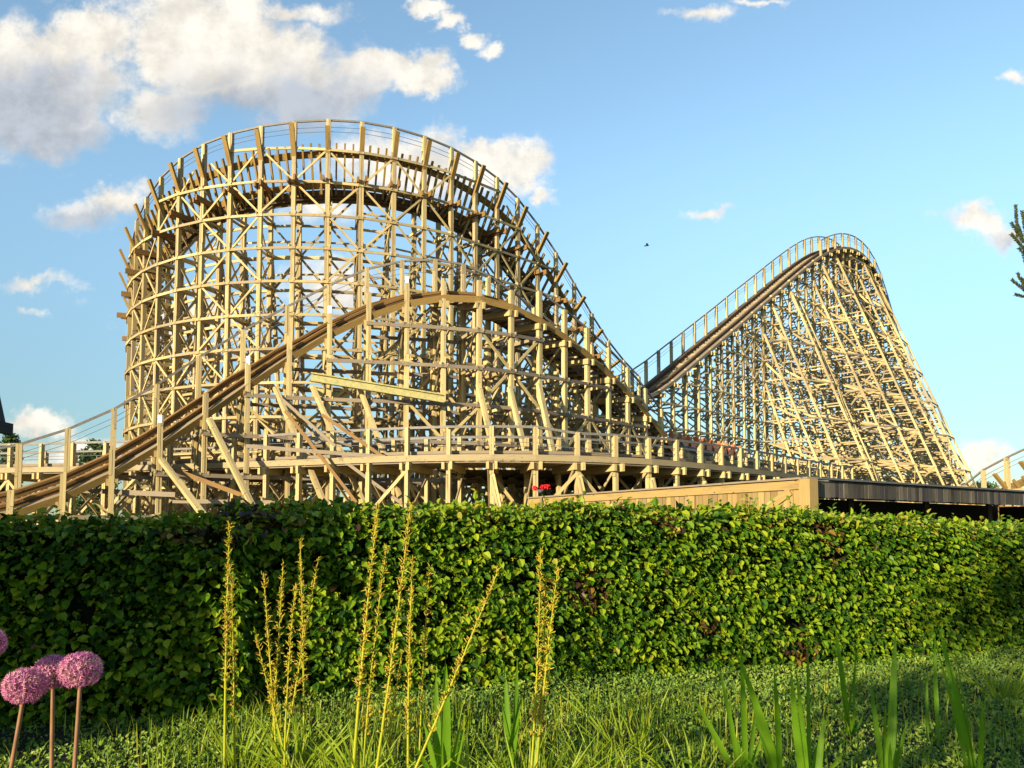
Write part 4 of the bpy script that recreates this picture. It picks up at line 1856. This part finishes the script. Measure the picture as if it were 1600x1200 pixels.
for (bx_, Y), nl, h, lab in TUFTS:
    lv = []
    for _ in range(nl):
        a = random.random() * 6.283
        r = random.random() ** .7
        bp = gp(bx_, 1200, Y) + np.array((math.cos(a) * .06, math.sin(a) * .06, 0))
        hh = h * (.5 + .6 * random.random())
        tp = bp + np.array((math.cos(a) * r * h * 1.1, math.sin(a) * r * h * .8, hh))
        lv.append((bp, tp, .010 + .010 * random.random(), jit(.16)))
    blades('grass_tuft', lab, 'grass tuft', 'grassy tufts in the bed', lv, M['grassb'])


# ================================================================== ALLIUMS
def allium(px, py, Y, rad, bpx, label):
    rad = rad * .83
    c = at(px, py, Y)
    base = at(bpx, 1196, Y)
    sl_ = (base - c) / (base[2] - c[2])
    base = c + sl_ * (.02 - c[2])
    root = thing('allium', label, 'allium', tuple(base), 'purple alliums at the left')
    pts = [base + (c - base) * t + np.array((.012 * math.sin(t * 3), 0, 0)) for t in np.linspace(0, 1, 9)]
    v, q = tube(pts, [.0085 - .0025 * t for t in np.linspace(0, 1, 9)], 8)
    smooth(link('stem', mesh_quads('stem', v, q), root, M['astem']))
    n = 215
    LP, LN, LT, LL = [], [], [], []
    V, Q, k0 = [], [], 0
    for i in range(n):
        z = 1 - 2 * (i + .5) / n
        if z < -.9:
            continue
        a = i * 2.39996 + jit(.1)
        r = math.sqrt(1 - z * z)
        d = np.array((r * math.cos(a), r * math.sin(a), z * .88))
        k = rad * (.83 + .16 * random.random())
        e = c + d * k
        vv, qq = tube([c + d * .01, e], [.0007, .0007], 3)
        V.append(vv)
        Q.append(qq + k0)
        k0 += len(vv)
        d = d / np.linalg.norm(d)
        s1 = np.cross(d, (0.2, .5, 1.0))
        s1 /= np.linalg.norm(s1)
        s2 = np.cross(d, s1)
        a0 = random.random() * 2
        for j in range(6):
            t = a0 + j * math.pi / 3
            o = s1 * math.cos(t) + s2 * math.sin(t)
            LP.append(e)
            LN.append(d)
            LT.append(o * .8 + d * .65)
            LL.append(.0115 + .004 * random.random())
    LL = np.array(LL)
    head = link('flower_head', leafmesh('flower_head', np.array(LP), np.array(LN), np.array(LT), LL, LL * .26), root, M['allium'])
    link('flower_stalks', mesh_quads('flower_stalks', np.concatenate(V), np.concatenate(Q)), head, M['acore'])


for a in ((39, 1072, 2.40, .070, 14, 'lowest round purple allium, front left of the close trio'),
          (82, 1050, 2.55, .068, 76, 'middle purple allium half hidden behind its right neighbour'),
          (126, 1047, 2.42, .070, 112, 'rightmost purple allium of the close trio'),
          (-24, 1005, 2.40, .066, -44, 'purple allium cut off by the left edge, highest of the four')):
    allium(*a)


# ================================================================== TREES
def tree(label, x, y, h, r, nleaf, leaf, trunk_r, seed, group, mat, conical=False, low=.25):
    rg = np.random.default_rng(seed)
    root = thing('tree', label, 'tree', (x, y, 0), group)
    pts = [(x, y, 0), (x + .02 * h, y, h * .4), (x - .01 * h, y + .01 * h, h * .85)]
    v, q = tube(pts, [trunk_r, trunk_r * .7, trunk_r * .2], 9)
    VV, QQ, k0 = [v], [q], len(v)
    clumps = []
    ncl = 26
    for i in range(ncl):
        zf = low + (1 - low) * (i + rg.random()) / ncl
        a = i * 2.4 + rg.random()
        rr = r * ((1 - zf) * 1.25 + .08 if conical else math.sin(math.pi * min(1, (zf - low) / (1 - low) * .9 + .08)) ** .6) * (.45 + .5 * rg.random())
        c = np.array((x + rr * math.cos(a), y + rr * math.sin(a), h * zf * .96))
        b0 = np.array((x, y, h * max(.15, zf - .14)))
        v, q = tube([b0, (b0 + c) / 2 + np.array((0, 0, .02 * h)), c], [trunk_r * .3, trunk_r * .2, trunk_r * .07], 5)
        VV.append(v)
        QQ.append(q + k0)
        k0 += len(v)
        clumps.append((c, r * (.26 + .16 * rg.random())))
    link('trunk', mesh_quads('trunk', np.concatenate(VV), np.concatenate(QQ)), root, M['bark'])
    P = []
    per = nleaf // ncl
    for c, cr in clumps:
        g = rg.normal(0, 1, (per, 3))
        g /= np.linalg.norm(g, axis=1)[:, None]
        g *= (rg.random((per, 1)) ** .45) * cr
        g[:, 2] *= .75
        P.append(c[None] + g)
    P = np.concatenate(P)
    n = len(P)
    ln = leaf * (.7 + .6 * rg.random(n))
    o = leafmesh('crown', P, rg.normal(0, 1, (n, 3)) + np.array((0, 0, .8)), rg.normal(0, 1, (n, 3)), ln, ln * .6)
    link('crown', o, root, mat)


FAR = [(12, 118, 16.5, 3.0, 'narrow pale tree far off at the left edge behind the low railing', True),
       (150, 112, 14.5, 3.6, 'round bushy tree far off behind the railing at left', False),
       (-60, 105, 12, 5, 'broad far tree beyond the left edge', False),
       (255, 125, 9.5, 5, 'low far tree glimpsed through the foot of the tall curve', False),
       (420, 128, 9.0, 5, 'low far tree glimpsed behind the near hill posts', False),
       (610, 135, 9.0, 6, 'broad low far tree behind the steel beam posts', False),
       (800, 140, 9.5, 6, 'far tree behind the middle of the lattice', False),
       (1040, 150, 10, 6, 'far tree behind the dip beside the train', False),
       (1250, 160, 10.5, 6, 'far tree behind the foot of the far hill', False),
       (1492, 150, 11.0, 4.0, 'small far bluish tree past the bottom of the far hill', False),
       (1535, 145, 10.5, 4.0, 'small far tree behind the railing at the right edge', False)]
for i, (px, Y, h, r, lab, con) in enumerate(FAR):
    p = at(px, 800, Y)
    tree(lab, p[0], Y, h, r, 5200, .42, .3, 100 + i, 'distant trees', M['fartree'], con)

# big shrubs behind the viewer that shade the right of the bed
tree('large leafy shrub behind the viewer', -4.3, -4.7, 6.0, 2.2, 9000, .13, .14, 300, None, M['fartree'], False, .12)


def conifer():
    x, y = .645 * 12 + 1.75, 12.0
    root = thing('conifer', 'conifer whose needled branch tips reach in at the right edge', 'tree', (x, y, 0))
    h = 9.0
    v, q = tube([(x, y, 0), (x, y, h * .5), (x, y, h)], [.16, .10, .02], 9)
    VV, QQ, k0 = [v], [q], len(v)
    NP, NN_, NT = [], [], []

    def twig(b0, b1, r0, needles=True):
        nonlocal k0
        b0, b1 = np.asarray(b0, float), np.asarray(b1, float)
        v, q = tube([b0, (b0 + b1) / 2, b1], [r0, r0 * .7, r0 * .3], 4)
        VV.append(v)
        QQ.append(q + k0)
        k0 += len(v)
        if needles:
            L = np.linalg.norm(b1 - b0)
            d = (b1 - b0) / L
            m = int(L * 900)
            for i in range(m):
                t = (i + random.random()) / m
                g = RNG.normal(0, 1, 3)
                g -= d * np.dot(g, d)
                g /= np.linalg.norm(g)
                NP.append(b0 + d * L * t)
                NT.append(g + d * .8)
                NN_.append(np.cross(g, d))

    # whorls of branches with upturned shoots; the ones that point at the frame are modelled densest
    for wz in np.arange(2.6, 8.6, .55):
        rl = (8.9 - wz) * .30 + .25
        for k in range(6):
            a = k * 1.047 + wz * 1.7
            tip = np.array((x + math.cos(a) * rl, y + math.sin(a) * rl, wz + .15 * rl))
            if proj(tip)[0] < 1640:
                continue
            b = np.array((x, y, wz))
            twig(b, tip, .025, False)
            for j in range(5):
                t = .45 + .55 * j / 4
                c = b + (tip - b) * t
                sgn = 1 if j % 2 else -1
                side = np.array((-math.sin(a), math.cos(a), 0)) * sgn
                twig(c, c + (np.array((math.cos(a), math.sin(a), 0)) * .2 + side * .22 + np.array((0, 0, .12 + .1 * random.random()))) * .8, .008)
            twig(tip - (tip - b) * .25, tip + np.array((math.cos(a) * .08, math.sin(a) * .08, .12)), .008)
    # the shoots that show in the picture
    for (p0, p1, Y) in (((1612, 405), (1590, 352), 11.9), ((1590, 372), (1587, 321), 11.9), ((1604, 372), (1597, 330), 11.8), ((1600, 380), (1580, 348), 11.9),
                        ((1603, 392), (1580, 366), 11.85), ((1618, 415), (1592, 388), 11.9), ((1612, 440), (1599, 398), 11.9),
                        ((1612, 462), (1581, 437), 11.9), ((1608, 460), (1590, 427), 11.9), ((1612, 466), (1586, 460), 11.9), ((1620, 450), (1596, 436), 11.9)):
        twig(at(*p0, Y), at(*p1, Y), .007)
    for (py, Y) in ((405, 11.95), (462, 11.95)):
        e = at(1606, py, Y)
        twig((x, y, e[2] - .15), e, .02, False)
    link('trunk', mesh_quads('trunk', np.concatenate(VV), np.concatenate(QQ)), root, M['bark'])
    NP, NN_, NT = np.array(NP), np.array(NN_), np.array(NT)
    ln = .028 + .018 * RNG.random(len(NP))
    link('needles', leafmesh('needles', NP, NN_, NT, ln, ln * .22), root, M['needle'])


conifer()


# ================================================================== SMALL THINGS
def red_flowers():
    c = at(845, 763, 31)
    root = thing('flower_basket', 'small bunch of red blooms showing just above the hedge top', 'flowers', (c[0], c[1], 0))
    for dx in (-.22, .10, .25):
        n = 70
        g = RNG.normal(0, 1, (n, 3))
        g /= np.linalg.norm(g, axis=1)[:, None]
        P = np.array((c[0] + dx, c[1], c[2] + (.06 if dx > 0 else .0)))[None] + g * np.array((.10, .08, .065))
        ln = np.full(n, .07)
        link('bloom', leafmesh('bloom', P, g + rv(n, .3), rv(n, 1), ln, ln * .8), root, M['red'])
    v, q = lathe([(.02, -.35), (.18, -.33), (.30, -.16), (.31, -.12), (.27, -.12)], 14)
    smooth(link('bowl', mesh_quads('bowl', v * np.array((.5, .5, .5)) + c, q), root, M['felt']))
    mb = MB()
    mb.beam((c[0], c[1], 0), (c[0], c[1], c[2] - .35), .08, .08)
    mb.build('stand', M['grey'], root)


red_flowers()


def bird():
    c = at(1010, 384, 45)
    root = thing('bird', 'tiny dark bird gliding in the blue sky between the two hills', 'bird', tuple(c))
    V, Q = [], []
    v, q = tube([c + np.array((-.14, 0, .0)), c + np.array((-.06, 0, .01)), c + np.array((.05, 0, .01)), c + np.array((.13, 0, .02)), c + np.array((.16, 0, .02))],
                [.005, .03, .04, .025, .004], 8)
    smooth(link('body', mesh_quads('body', v, q), root, M['bird']))
    for sg in (-1, 1):
        pts = [(0.04, 0, .02), (.02, sg * .14, .07), (-.06, sg * .30, .05)]
        V = []
        for i, p in enumerate(pts):
            w = (.07, .055, .008)[i]
            for dz in (.004, -.004):
                V += [c + np.array((p[0] - w, p[1], p[2] + dz)), c + np.array((p[0] + w, p[1], p[2] + dz))]
        Q = []
        for i in range(2):
            o = i * 4
            Q += [(o, o + 1, o + 5, o + 4), (o + 2, o + 6, o + 7, o + 3), (o, o + 4, o + 6, o + 2), (o + 1, o + 3, o + 7, o + 5)]
        link('wing', mesh_quads('wing', V, Q), root, M['bird'])


bird()
